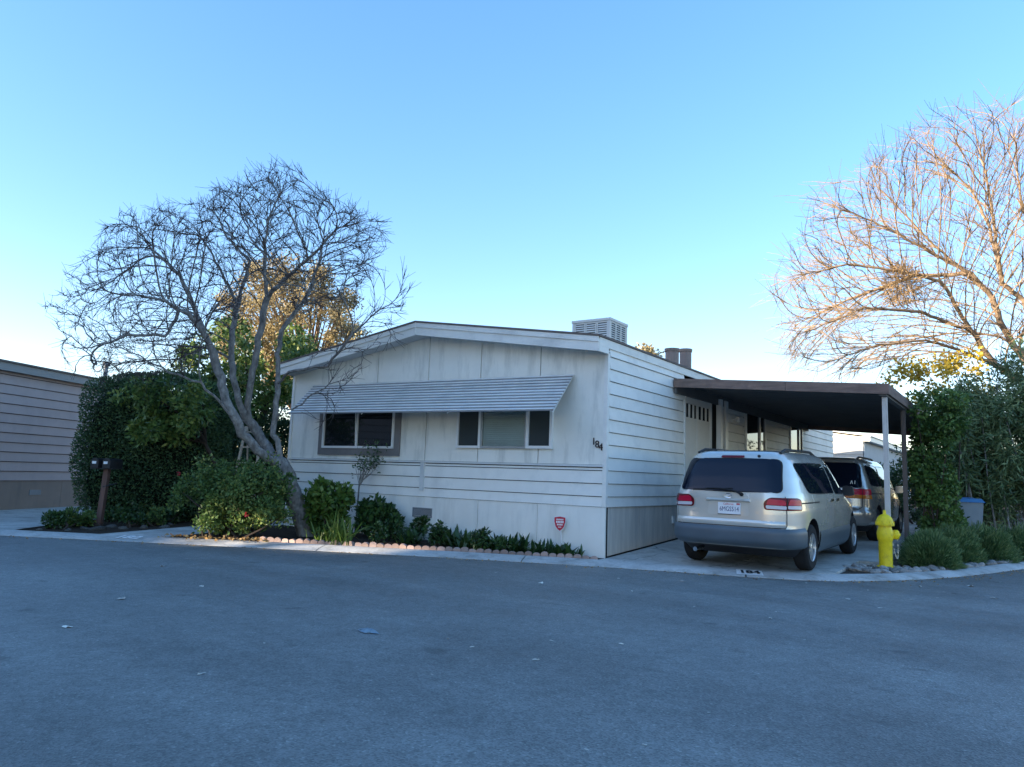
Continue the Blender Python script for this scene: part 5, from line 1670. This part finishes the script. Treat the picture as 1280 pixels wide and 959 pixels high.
# ---- the planting in the front bed
def plant(name, label, loc, kind, s=1.0, group='low plants along the scalloped edging', cat='plant'):
    t = thing(name, label, cat, loc, rng.uniform(0, 6.28), group)
    if kind == 'rosette':      # stiff upright pointed leaves in a few crowns
        n_ = int(46 * s); ang = rng.uniform(0, 6.28, n_); el = rng.uniform(.35, 1.35, n_)
        cxy = rng.normal(size=(n_, 2)) * .07 * s
        B = np.column_stack([cxy, np.zeros(n_)])
        D_ = np.column_stack([np.cos(ang) * np.cos(el), np.sin(ang) * np.cos(el), np.sin(el)])
        link_mesh('leaves', blade_mesh('leaves', B, D_, rng.uniform(.17, .34, n_) * s, .055 * s, .15, 4), M_BROAD, t)
    elif kind == 'strap':
        n_ = int(70 * s); ang = rng.uniform(0, 6.28, n_); el = rng.uniform(.8, 1.5, n_)
        B = np.column_stack([rng.normal(size=(n_, 2)) * .08, np.zeros(n_)])
        D_ = np.column_stack([np.cos(ang) * np.cos(el), np.sin(ang) * np.cos(el), np.sin(el)])
        link_mesh('leaves', blade_mesh('leaves', B, D_, rng.uniform(.45, .8, n_) * s, .026, rng.uniform(.2, .7, n_), 7), M_LIME, t)
    elif kind == 'broad':
        cc, rr = ellipsoid_clumps((0, 0, .3 * s), (.26 * s, .22 * s, .28 * s), 16, .1 * s, .04)
        P_, O_, V_ = clump_points(cc, rr, 34, .4)
        link_mesh('leaves', leaf_mesh('leaves', P_, O_ * .6 + rand_dirs(len(P_)) * .6 + np.array([0, 0, .25]), rng.uniform(.09, .17, len(P_)) * s, .06 * s, droop=.12), M_BROAD, t)
        m = MB()
        for c in cc[:8]: m.tube([(rng.normal() * .03, rng.normal() * .03, -.01), Vector(c)], [.006, .004], 4, False)
        m.build('stems', M_BARKD, t, recalc=False)
    return t
LOW = 'low glossy dark green plant in the row along the scalloped edging'
def bed(px, py, d_=None):
    q = at(px, py, 10); dv = (q - CAM); t = -CAM.z / dv.z
    p_ = CAM + dv * t
    return (p_.x, p_.y, -.005)
for px, py, kind, s in ((492, 676, 'broad', 1.0), (512, 679, 'rosette', 1.2), (528, 674, 'broad', 1.1), (548, 682, 'broad', .9), (562, 680, 'rosette', 1.35), (585, 683, 'rosette', 1.3),
                        (600, 687, 'broad', .75), (615, 686, 'rosette', 1.2), (628, 690, 'broad', .6), (646, 689, 'rosette', 1.25), (676, 693, 'rosette', 1.05), (688, 694, 'rosette', 1.1), (704, 695, 'rosette', 1.0), (718, 697, 'rosette', .8), (472, 680, 'broad', .8)):
    lb = {512: 'pointed-leaved low plant directly beneath the skirting vent', 718: 'smallest pointed-leaved plant nearest the front corner of the home', 704: 'pointed-leaved low plant hugging the security sign stake',
          472: 'broad-leaved low plant at the foot of the dark shrub'}.get(px, 'broad-leaved low dark plant in the row along the scalloped edging' if kind == 'broad' else 'pointed-leaved low plant in the row along the scalloped edging')
    plant('garden_plant', lb, bed(px, py), kind, s * (.66 if kind == 'broad' else .92), 'broad-leaved plants along the edging' if kind == 'broad' else 'pointed-leaved plants along the edging')
plant('strap_leaved_plant', 'pale strap-leaved clump arching below the little rose tree', bed(425, 681), 'strap', 1.0, None)
plant('strap_leaved_plant', 'short strap-leaved clump against the leaning tree trunk', bed(402, 676), 'strap', .7, None)
b0 = Vector(bed(409, 671))
cc, rr = ellipsoid_clumps((0, 0, .55), (.42, .36, .44), 55, .13, .1)
shrub('leafy_shrub', 'fresh green broad-leaved shrub between the bare tree and the rose tree', 'shrub', tuple(b0), (cc, rr), 46, M_LIME, .11, .07, .6, .3, stems=10, shell=.3)
b0 = Vector(bed(468, 672))
cc, rr = ellipsoid_clumps((0, 0, .32), (.34, .26, .32), 30, .11, .08)
shrub('leafy_shrub', 'dark broad-leaved shrub under the left front window', 'shrub', tuple(b0), (cc, rr), 40, M_BROAD, .13, .075, .6, .3, stems=8, shell=.3)
# rose tree on a thin bare stem
rb = Vector(bed(444, 669)); rz = thing('rose_tree', 'spindly rose tree on a thin pale stem before the left window', 'tree', tuple(rb))
m = MB(); m.tube([(0, 0, -.02), (.01, 0, .5), (.02, .01, .98)], [.02, .016, .014], 6, False)
tips = []
for k_ in range(16):
    a = Vector((.02, .01, .98 - .12 * rng.random())); ang = rng.uniform(0, 6.28); rr_ = rng.uniform(.12, .5)
    e = Vector((.28 * math.cos(.61) * .7 + rr_ * math.cos(ang) * .8, .2 * math.sin(.61) * .7 + rr_ * math.sin(ang) * .8, rng.uniform(1.25, 1.62)))
    mid_ = a.lerp(e, .5) + Vector(rng.normal(size=3)) * .05
    m.tube([a, mid_, e], [.009, .006, .003], 4, False); tips += [e, mid_.lerp(e, .5)]
    for j in range(3):
        s_ = a.lerp(e, rng.uniform(.35, .9)) + Vector(rng.normal(size=3)) * .03; e2 = s_ + Vector(rng.normal(size=3)) * .1 + Vector((0, 0, .08))
        m.tube([s_, e2], [.004, .002], 3, False); tips.append(e2)
m.build('stem', M_BARK, rz, recalc=False)
tp = np.array([tuple(q) for q in tips]); P_ = np.repeat(tp, 3, axis=0) + rng.normal(size=(len(tp) * 3, 3)) * .03
link_mesh('leaves', leaf_mesh('leaves', P_, rand_dirs(len(P_)), rng.uniform(.04, .075, len(P_)), .035), M_BROAD, rz)

# scalloped edging
ed = thing('scalloped_edging', 'row of pink scalloped garden edging pieces along the front bed', 'edging', (0, 0, 0))
M_EDG = paint('edging_terracotta', (0.36, 0.26, 0.225), 0.8, 0.2, 10, obj_var=.28, dirt=(0.25, 0.2, 0.18), dirt_amt=.5, dirt_scale=8, bump=.3, bump_scale=60)
m = MB()
pr = [(-.058, -.04)] + [(.058 * math.cos(a) * -1, .028 + .036 * math.sin(a)) for a in np.linspace(0, math.pi, 9)] + [(.058, -.04)]
m.prism([(x, -.024, z) for x, z in pr], (0, .048, 0))
edm = m.mesh('edging_piece', 40)
path = [Vector(q) for q in ((-4.75, -2.42), (-4.36, -2.20), (-3.83, -1.96), (-2.99, -1.59), (-2.14, -1.22), (-1.03, -.74), (.05, -.30))]
acc = 0.0; nxt = 0.0
for a, b in zip(path[:-1], path[1:]):
    L = (b - a).length
    while nxt < acc + L:
        q = a.lerp(b, (nxt - acc) / L)
        o = link_mesh('edging_piece', edm, M_EDG, ed)
        dv = b - a
        o.location = (q.x, q.y, rng.normal() * .005)
        o.rotation_euler = (rng.normal() * .11, rng.normal() * .09, math.atan2(dv.y, dv.x) + rng.normal() * .10)
        o.scale = (rng.uniform(.9, 1.03), 1, rng.uniform(.8, 1.12))
        nxt += .121
    acc += L

# rocks round the hydrant and in the left strip
def rock_mesh(seed):
    bm = bmesh.new(); bmesh.ops.create_icosphere(bm, subdivisions=2, radius=1)
    r2 = np.random.default_rng(seed)
    ph = r2.uniform(0, 6, 6)
    for v in bm.verts:
        k_ = 1 + .16 * math.sin(v.co.x * 3 + ph[0]) * math.sin(v.co.y * 2.5 + ph[1]) + .1 * math.sin(v.co.z * 4 + ph[2]) + r2.normal() * .025
        v.co *= k_
    me = bpy.data.meshes.new('rock'); bm.to_mesh(me); bm.free()
    me.polygons.foreach_set('use_smooth', [True] * len(me.polygons)); me.set_sharp_from_angle(angle=R(38))
    return me
M_ROCK = paint('river_rock', (0.25, 0.24, 0.225), 0.8, 0.3, 6, obj_var=.45, bump=.3, bump_scale=30)
rocks = [rock_mesh(i) for i in range(6)]
for r_ in rocks: r_.materials.append(M_ROCK)
bed_r = thing('rock_border', None, None); bed_r['kind'] = 'structure'
def place_rock(x, y, s, parent, z=0.0):
    o = link_mesh('rock', rocks[rng.integers(6)], None, parent)
    o.location = (x, y, z + s * .18); o.scale = (s * rng.uniform(.8, 1.3), s * rng.uniform(.7, 1.1), s * rng.uniform(.4, .65)); o.rotation_euler = (rng.normal() * .2, rng.normal() * .2, rng.uniform(0, 6.28))
    return o
rp_line = [(3.16, 1.95), (3.25, 1.45), (3.5, 1.62), (3.78, 2.1), (4.02, 2.65), (4.28, 3.35), (4.55, 4.2), (4.85, 5.15)]
for i in range(130):
    s_ = rng.random() ** 1.3 * (len(rp_line) - 1); k_ = int(s_); f_ = s_ - k_
    a, b = rp_line[k_], rp_line[min(k_ + 1, len(rp_line) - 1)]
    off = abs(rng.normal()) * .16
    place_rock(a[0] + (b[0] - a[0]) * f_ - off * .85 + .06, a[1] + (b[1] - a[1]) * f_ + off * .45, rng.uniform(.03, .085), bed_r)
for i in range(40):
    a = rng.uniform(0, 6.28); rr_ = rng.uniform(.16, .42)
    place_rock(3.42 + math.cos(a) * rr_ * .8, 2.39 + math.sin(a) * rr_ - .1, rng.uniform(.03, .07), bed_r)
M_ROCKD = paint('dark_field_stone', (0.085, 0.078, 0.068), .9, .4, 9, obj_var=.4, bump=.8, bump_scale=24)
strip_r = thing('rock_edging', None, None); strip_r['kind'] = 'structure'
for px, py, s in ((60, 660, .12), (75, 657, .1), (95, 655, .13), (108, 661, .12), (120, 662, .15), (140, 659, .16), (155, 661, .14), (168, 657, .18), (180, 660, .12), (192, 655, .16), (205, 659, .14), (213, 656, .1), (85, 663, .09), (48, 662, .08)):
    x, y, z = bed(px, py)
    ro = place_rock(x, y, s * .8, strip_r, -.035)
    ro.material_slots[0].link = 'OBJECT'; ro.material_slots[0].material = M_ROCKD
for i, (px, py, r_) in enumerate(((150, 652, .30), (178, 652, .34), (205, 650, .36), (85, 659, .2), (192, 640, .4), (168, 640, .36), (65, 661, .14), (105, 658, .18), (160, 658, .2), (190, 657, .2), (212, 655, .22))):
    cc, rr = ellipsoid_clumps((0, 0, .16), (r_, r_, .5 if i in (4, 5) else .8 * r_), 14, .12 if r_ > .25 else .07, .02)
    shrub('ground_plant', 'small leafy ground plant among the stones below the hedge', 'plant', bed(px, py), (cc, rr), 45, M_BUSH if i % 2 else M_BROAD, .07, .035, .7, .3, group='ground plants below the hedge', stems=4)

# ------------------------------------------------------------------ small things of the street side
# mailboxes on a leaning post
mp = Vector(bed(124, 656)); mp.z = 0
mx = thing('mailbox_post', 'pair of black mailboxes on one leaning reddish wooden post before the hedge', 'mailbox', tuple(mp), R(33))
M_REDWOOD = paint('redwood_post', (0.17, 0.095, 0.075), 0.85, 0.25, 6, stretch=(3, 3, .3), bump=.4, bump_scale=20, bump_stretch=(3, 3, .2))
M_MBOX = paint('mailbox_black', (0.02, 0.021, 0.024), 0.45, 0.2, 5, dirt=(.06, .06, .06), dirt_amt=.4)
mx.scale = (.92, .92, .96)
M_LABEL = paint('white_label', (0.82, 0.82, 0.82), 0.5, 0.03, 5)
MB().hexa([(-.055, -.055, -.05), (.045, -.055, -.05), (.045, .045, -.05), (-.055, .045, -.05), (.005, -.055, 1.06), (.10, -.055, 1.06), (.10, .045, 1.06), (.005, .045, 1.06)]).build('post', M_REDWOOD, mx)
box_part('shelf', M_MBOX, mx, -.20, .26, -.16, .22, 1.062, 1.082)
MB().tube([(.02, -.05, .72), (.3, -.03, .80)], .012, 6).build('bracket', M_MBOX, mx)
for x in (-.10, .14):
    b_ = bpy.data.objects.new('mailbox', None); COL.objects.link(b_); b_.parent = mx; b_.location = (x, 0, 1.083)
    prf = [(-.075, 0), (.075, 0), (.075, .11)] + [(.075 * math.cos(a), .11 + .075 * math.sin(a)) for a in np.linspace(0.2, math.pi - .2, 8)] + [(-.075, .11)]
    MB().prism([(px_, -.2, pz_) for px_, pz_ in prf], (0, .45, 0)).build('box', M_MBOX, b_, smooth=40)
    MB().prism([(px_ * 1.05, -.212, pz_ * 1.02 + .002) for px_, pz_ in prf], (0, .011, 0)).build('door', M_MBOX, b_, smooth=40)
    box_part('number_label', M_LABEL, b_, -.045 if x < 0 else -.055, .035 if x < 0 else .025, -.2165, -.2125, .075, .125)
    MB().box(.077, .083, .05, .15, .06, .09).build('flag', M_MBOX, b_)

# orchard ladder behind the bush
ld_b = at(300, 640, 14.9); ld_b.z = 0
ld_z = 1.12
ld = thing('ladder', 'old wooden step ladder half hidden behind the flowering bush', 'ladder', tuple(ld_b), R(30))
M_LADW = paint('ladder_wood', (0.50, 0.42, 0.34), 0.85, 0.2, 8, stretch=(2, 2, .3))
ld.scale = (1, 1, ld_z)
for sx in (-1, 1):
    MB().hexa([(sx * .30 - .02, -.05, -.02), (sx * .30 + .02, -.05, -.02), (sx * .30 + .02, .0, -.02), (sx * .30 - .02, .0, -.02),
               (sx * .15 - .02, .28, 1.78), (sx * .15 + .02, .28, 1.78), (sx * .15 + .02, .33, 1.78), (sx * .15 - .02, .33, 1.78)]).build('rail', M_LADW, ld)
    MB().tube([(sx * .26, .95, -.02), (sx * .14, .34, 1.76)], .02, 6).build('rear_leg', M_LADW, ld)
for k_ in range(6):
    t = (k_ + .8) / 6.2; z = 1.78 * t; y = -.02 + .32 * t; hw = .30 - .15 * t
    box_part('tread', M_LADW, ld, -hw, hw, y - .04, y + .045, z, z + .025)

# security sign on a stake
sg_b = Vector(bed(703, 693))
sgn = thing('security_sign', 'small red shield-shaped security sign on a thin white stake', 'sign', tuple(sg_b), R(20))
M_SGR = paint('sign_red', (0.52, 0.02, 0.045), 0.45, 0.06, 6); M_SGW = paint('sign_white', (0.82, 0.80, 0.80), 0.45, 0.03, 6)
MB().tube([(.0, 0, -.06), (-.03, 0, .30), (-.055, 0, .58)], .006, 6).build('stake', M_SGW, sgn)
def shield(s): return [(-.085 * s, .085 * s), (0, .10 * s), (.085 * s, .085 * s), (.085 * s, .02 * s), (.066 * s, -.05 * s), (.035 * s, -.09 * s), (0, -.115 * s), (-.035 * s, -.09 * s), (-.066 * s, -.05 * s), (-.085 * s, .02 * s)]
MB().prism([(x - .05, -.010, z + .47) for x, z in shield(1.12)], (0, .004, 0)).build('border', M_SGW, sgn)
MB().prism([(x - .05, -.0135, z + .47) for x, z in shield(1.0)], (0, .003, 0)).build('face', M_SGR, sgn)
for z, hw, hh, nb in ((.055, .055, .010, 6), (.018, .06, .016, 5), (-.022, .045, .012, 4), (-.06, .025, .007, 4)):
    w_ = 2 * hw / nb
    for k_ in range(nb):
        box_part('lettering', M_SGW, sgn, -.05 - hw + k_ * w_ + w_ * .12, -.05 - hw + (k_ + 1) * w_ - w_ * .12, -.0155, -.0138, .47 + z - hh, .47 + z + hh)

# painted house numbers on the kerb
M_KWHITE = paint('kerb_paint_white', (0.78, 0.78, 0.76), 0.7, 0.06, 8, dirt=(.5, .5, .48), dirt_amt=.6, dirt_scale=20)
M_KBLACK = paint('kerb_paint_black', (0.02, 0.02, 0.022), 0.7, 0.1, 8)
def kerb_point(t_x):
    for i in range(len(EDGE) - 1):
        if EDGE[i][0] <= t_x <= EDGE[i + 1][0]:
            f_ = (t_x - EDGE[i][0]) / (EDGE[i + 1][0] - EDGE[i][0])
            e = Vector(EDGE[i]).lerp(Vector(EDGE[i + 1]), f_); q = Vector(INNER[i]).lerp(Vector(INNER[i + 1]), f_)
            d = Vector(EDGE[i + 1]) - Vector(EDGE[i])
            return e, q, math.atan2(d.y, d.x)
def kerb_patch(x0, x1, t0, t1, mat, name, dz):
    vs_, fs = [], []
    prof = [(0.0, -0.036), (0.16, -0.022), (0.55, 0.002), (0.86, 0.012), (1.0, 0.01)]
    ts = sorted(set([t0, t1] + [t for t, _ in prof if t0 < t < t1])); n_ = 5
    for i in range(n_ + 1):
        e, q, a = kerb_point(x0 + (x1 - x0) * i / n_)
        for t in ts:
            p_ = e + (q - e) * t; vs_.append((p_.x, p_.y, lerp_tab(prof, t) + dz))
    k_ = len(ts)
    for i in range(n_):
        for j in range(k_ - 1): fs.append((i * k_ + j, (i + 1) * k_ + j, (i + 1) * k_ + j + 1, i * k_ + j + 1))
    return MB().add(vs_, fs).build(name, mat, kerb)
kerb_patch(2.01, 2.33, .16, .84, M_KWHITE, 'number_patch', .004)
e, q, a = kerb_point(2.17); c_ = e + (q - e) * .5
o = flat_print('painted_number', '184', .23, M_KBLACK, kerb, (c_.x, c_.y, -.001 + .006), (R(5.5), 0, a), .78, .0006, .010)
e, q, a = kerb_point(-6.25); c_ = e + (q - e) * .5
o = flat_print('painted_number', '182', .30, M_KWHITE, kerb, (c_.x, c_.y, .004), (R(5.5), 0, a), .9, .0006, .012)

# blue-lidded bin
bn_b = at(1205, 640, 14.0); bn_b.z = 0
bn = thing('wheeled_bin', 'grey wheeled bin with a blue lid between the ivy and the oleanders', 'bin', tuple(bn_b), R(25))
M_BIN = paint('bin_grey', (0.20, 0.24, 0.27), 0.5, 0.08, 5); M_BINL = paint('bin_blue_lid', (0.045, 0.16, 0.33), 0.45, 0.08, 5)
MB().hexa([(-.19, -.2, .06), (.19, -.2, .06), (.19, .2, .06), (-.19, .2, .06), (-.24, -.26, .96), (.24, -.26, .96), (.24, .27, .96), (-.24, .27, .96)]).build('body', M_BIN, bn)
MB().hexa([(-.26, -.29, .962), (.26, -.29, .962), (.26, .30, .962), (-.26, .30, .962), (-.22, -.24, 1.03), (.22, -.24, 1.03), (.22, .27, 1.05), (-.22, .27, 1.05)]).build('lid', M_BINL, bn)
for sx in (-1, 1): MB().lathe([(.12, sx * .20), (.12, sx * .25), (.05, sx * .252)], 16, (0, .2, .12), 'x').build('wheel', M_BLACK, bn, smooth=40)

# ------------------------------------------------------------------ the neighbours
nb0 = Vector((-13.6, -2.73, 0)); nd = Vector((-.45, .893, 0)).normalized(); nnrm = Vector((nd.y, -nd.x, 0))
nh = thing('mobile_home', 'mauve-brown neighbouring mobile home with wide lap boards beside the hedge', 'house', tuple(nb0), math.atan2(nd.y, nd.x))
# local frame: +x runs back along the wall, -y faces the street drive
M_NSID = paint('mauve_siding', (0.46, 0.355, 0.325), 0.65, 0.05, 2, obj_var=.03, dirt=(.2, .18, .18), dirt_amt=.3)
M_NSK = paint('tan_skirting', (0.27, 0.205, 0.165), 0.7, 0.08, 2, dirt=(.14, .12, .11), dirt_amt=.5, dirt_stretch=(3, 3, .5))
M_NFAS = paint('pale_fascia', (0.30, 0.29, 0.275), 0.6, 0.06, 2)
x0, x1 = -5.5, 9.0
box_part('wall_core', M_DARK, nh, x0 + .03, x1 - .03, .03, 6.4, .02, 3.2)
zz2 = [.66] + [.66 + .2145 * (i + 1) for i in range(12)]
for a, b in zip(zz2[:-1], zz2[1:]):
    board('siding_board', M_NSID, nh, (x0, 0, 0), (x1, 0, 0), a, min(b, 3.2) - .014, (0, -1, 0), lap=.018)
for k_ in range(6):
    box_part('skirting_panel', M_NSK, nh, x0 + k_ * 2.42 + .003, x0 + (k_ + 1) * 2.42 - .003, -.01, .015, -.02, .655)
box_part('skirting_vent', M_VENTG, nh, .75, 1.1, -.022, -.011, .32, .44)
box_part('fascia_board', M_NFAS, nh, x0 - .2, x1 + .2, -.16, -.13, 3.08, 3.30)
box_part('soffit_board', M_NFAS, nh, x0 - .2, x1 + .2, -.128, .02, 3.10, 3.12)
MB().prism([(x0 - .25, -.2, 3.302), (x0 - .25, 3.2, 3.72), (x0 - .25, 6.6, 3.30), (x0 - .25, 6.6, 3.26), (x0 - .25, 3.2, 3.67), (x0 - .25, -.2, 3.262)], (x1 - x0 + .5, 0, 0)).build('roof', M_ROOF, nh)
box_part('end_wall', M_NSID, nh, x0 - .02, x0, 0, 6.4, .1, 3.2)
MB().lathe([(.055, 3.35), (.055, 3.86), (.10, 3.87), (.10, 3.95), (.02, 3.99)], 12, (4.1, .9, 0)).build('vent_pipe', M_VENTG, nh, smooth=40)

# house behind, seen through the carport
fh = thing('mobile_home', 'distant mobile home with a sunlit end wall seen through the carport', 'house', (-6.5, 21.5, 0))
M_FS = paint('cream_siding', (0.62, 0.58, 0.50), 0.6, 0.05, 2, obj_var=.03)
M_FS_SHADED = paint('shaded_blue_grey_wall', (0.33, 0.38, 0.43), 0.6, 0.05, 2)  # the shade on the far flank is put into this blue-grey
box_part('wall_core', M_DARK, fh, .03, 6.57, .03, 14, .05, 3.1)
for k_ in range(13):
    board('siding_board', M_FS, fh, (0, 0, 0), (6.56, 0, 0), .4 + k_ * .205, .4 + (k_ + 1) * .205 - .004, (0, -1, 0))
box_part('skirting_panel', M_FS, fh, 0, 6.56, -.01, .02, 0, .395)
box_part('flank_wall', M_FS_SHADED, fh, 6.575, 6.60, .02, 14, 0, 2.95)
box_part('eave_fascia', M_WHITE, fh, 6.56, 6.85, -.2, 14.2, 2.96, 3.14)
MB().prism([(-.2, -.25, 3.145), (3.3, -.25, 3.65), (6.9, -.25, 3.145), (6.9, -.25, 3.18), (3.3, -.25, 3.69), (-.2, -.25, 3.18)], (0, 14.5, 0)).build('roof', M_WHITE, fh)
MB().prism([(0, .0, 3.07), (6.58, .0, 3.07), (6.58, .0, 3.14), (3.3, .0, 3.6), (0, .0, 3.14)], (0, .03, 0)).build('gable_panel', M_FS, fh)
# dark shrubs under the far end of the carport
for i, (px, py, d_, rx, hz_) in enumerate(((1118, 640, 24, 1.0, 1.9), (1150, 640, 22.5, 1.2, 2.4), (1085, 640, 30, .9, 1.5))):
    b = at(px, py, d_); b.z = 0
    cc, rr = ellipsoid_clumps((0, 0, hz_ * .5), (rx, rx, hz_ * .5), 50, .26, .1)
    shrub('garden_shrub', 'dark rounded shrub standing beyond the far end of the carport', 'shrub', tuple(b), (cc, rr), 80, M_HEDGE, .12, .06, .7, .2, group='shrubs beyond the carport', stems=5)

# ------------------------------------------------------------------ fallen leaves and litter on the road
M_LITTER = paint('pale_fallen_leaf', (0.60, 0.57, 0.50), 0.8, 0.2, 9, obj_var=.4)
def litter_mesh(seed):
    r2 = np.random.default_rng(seed); m = MB()
    n_ = 9; o = [(math.cos(a) * (1 + .25 * r2.normal()), math.sin(a) * .6 * (1 + .2 * r2.normal()), .22 * abs(r2.normal())) for a in np.linspace(0, 6.28, n_, endpoint=False)]
    m.add([(0, 0, .05)] + o, [(0, i + 1, (i + 1) % n_ + 1) for i in range(n_)])
    me = m.mesh('fallen_leaf', recalc=False); me.materials.append(M_LITTER); return me
lit = [litter_mesh(i) for i in range(5)]
def road_pt(px, py):
    dv = at(px, py, 1) - CAM; t = (-.040 - CAM.z) / dv.z
    return CAM + dv * t
for px, py, s in ((151, 749, .06), (84, 784, .055), (27, 706, .05), (203, 708, .05), (252, 733, .025), (590, 809, .028), (560, 798, .02), (670, 825, .03), (676, 729, .05), (773, 723, .03), (790, 739, .02), (855, 727, .04), (868, 758, .02),
                  (963, 773, .028), (970, 765, .02), (976, 778, .016), (1006, 800, .018), (690, 801, .02), (777, 805, .02), (1008, 729, .03), (1060, 749, .05), (1140, 750, .03), (1172, 747, .03), (1180, 740, .02), (1243, 748, .05), (1213, 733, .06),
                  (886, 891, .014), (733, 937, .016), (806, 931, .016), (540, 843, .018), (252, 842, .03), (473, 874, .02), (330, 804, .018), (912, 706, .03), (1150, 733, .04), (1250, 728, .03), (620, 716, .03), (1100, 760, .03), (820, 733, .02), (1085, 738, .025)):
    p_ = road_pt(px, py)
    o = link_mesh('fallen_leaf', lit[rng.integers(5)], None, None)
    s *= .85; o.location = p_; o.scale = (s, s, s * .8); o.rotation_euler = (0, 0, rng.uniform(0, 6.28))
    tag(o, 'small pale fallen leaf lying on the dark asphalt', 'leaf', 'fallen leaves on the road')
n_ = 620
gi = rng.uniform(3, 22.0, n_); ga = gi.astype(int); gf = gi - ga
E_ = np.array(EDGE); Nn = np.array([tuple(q) for q in EN])
pos = E_[ga] * (1 - gf)[:, None] + E_[np.minimum(ga + 1, len(E_) - 1)] * gf[:, None] - Nn[ga] * np.abs(rng.normal(size=n_) * .13 + .01)[:, None]
P_ = np.column_stack([pos, np.full(n_, -.038)])
gd = link_mesh('gutter_litter', leaf_mesh('gutter_litter', P_, rand_dirs(n_) * np.array([1, 1, .12]), rng.uniform(.012, .045, n_), rng.uniform(.008, .024, n_)), M_DRY)
tag(gd, 'scatter of tiny dry leaves and grit along the gutter', 'litter', None, 'stuff')
m = MB()
n_ = 14; r2 = np.random.default_rng(3)
ring = [[(math.cos(a) * rr_ * (1 + .2 * r2.normal()), math.sin(a) * rr_ * .6 * (1 + .2 * r2.normal()), hz_ * (.6 + .5 * r2.random())) for a in np.linspace(0, 6.28, n_, endpoint=False)] for rr_, hz_ in ((.085, .004), (.06, .018), (.035, .028))]
m.add([q for r_ in ring for q in r_] + [(0, 0, .024)], [(j * n_ + i, j * n_ + (i + 1) % n_, (j + 1) * n_ + (i + 1) % n_, (j + 1) * n_ + i) for j in range(2) for i in range(n_)] + [(2 * n_ + i, 2 * n_ + (i + 1) % n_, 3 * n_) for i in range(n_)])
o = m.build('crumpled_wrapper', paint('blue_wrapper', (0.16, 0.24, 0.30), 0.4, 0.3, 12))
o.location = road_pt(460, 790)
tag(o, 'crumpled pale blue wrapper lying in the road', 'litter')

# ------------------------------------------------------------------ unseen tall evergreens, added to cast shade on this side of the street
def shade_tree_points(h_, w_):
    cc, rr = [], []
    for _ in range(190):
        z = rng.uniform(.6, h_)
        prof = math.sin(min(1, (z / h_) * 1.6) * math.pi / 2) * (1 - max(0, (z / h_ - .72) / .28) ** 2) ** .5
        a = rng.uniform(0, 6.28); q = math.sqrt(rng.random()) * w_ * max(.15, prof)
        cc.append(np.array([math.cos(a) * q, math.sin(a) * q, z])); s = rng.uniform(.5, .85); rr.append((s, s, s))
    P_, O_, V_ = clump_points(cc, rr, 100, .3)
    return P_, O_ * .6 + rand_dirs(len(P_)) * .6, V_ * .4 + .6 * rng.random(len(P_))
def shade_tree_mesh(P_, D_, V_): return leaf_mesh('crown', P_, D_, rng.uniform(.22, .40, len(P_)), .19, rnd=V_)
sd = Vector((math.sin(SUN_AZ), math.cos(SUN_AZ)))    # horizontal direction to the sun
ev_pts = [shade_tree_points(12.6, 2.3), shade_tree_points(12.0, 2.5)]
ev = [shade_tree_mesh(*e_) for e_ in ev_pts]
# openings shaped in the added crowns for sun patches on kerb, bush and skirting
BEAMS = [(np.array((-2.75, -1.75, .0)), .30), (np.array((-3.2, -1.95, 0.0)), .22), (np.array((-1.55, 0.0, .28)), .10), (np.array((-4.5, -2.8, .15)), .42), (np.array((-5.3, -3.0, .22)), .36), (np.array((-5.9, -3.2, .2)), .2)]
sun_v = np.array(_to)
mt_ = MB().tube([(0, 0, -.06), (.05, 0, 3), (0, 0, 7.5)], [.24, .18, .06], 8, False).mesh('trunk', 60, False)
for row in range(2):
    for i in range(12):
        q = -16.0 + i * 2.8 + row * 1.4
        p_ = sd * (31.0 + row * 3.2 + .7 * math.sin(i * 2.1 + row)) + Vector((sd.y, -sd.x)) * -q
        t = thing('added_shade_tree', 'tall dense evergreen added out of view to shade the street side', 'tree', (p_.x, p_.y, -.06), 0, 'added shade trees out of view')
        P_, D_, V_ = ev_pts[(i + row) % 2]
        keep = np.ones(len(P_), bool)
        for b_, r_ in BEAMS:
            rel = P_ + np.array((p_.x, p_.y, -.06)) - b_
            al = rel @ sun_v
            keep &= np.linalg.norm(rel - al[:, None] * sun_v, axis=1) > r_ + .12
        me = ev[(i + row) % 2] if keep.all() else shade_tree_mesh(P_[keep], D_[keep], V_[keep])
        link_mesh('crown', me, M_SHADE_TREE, t); link_mesh('trunk', mt_, M_BARKD, t)
        if q < -7.5: t.scale = (1, 1, .66)
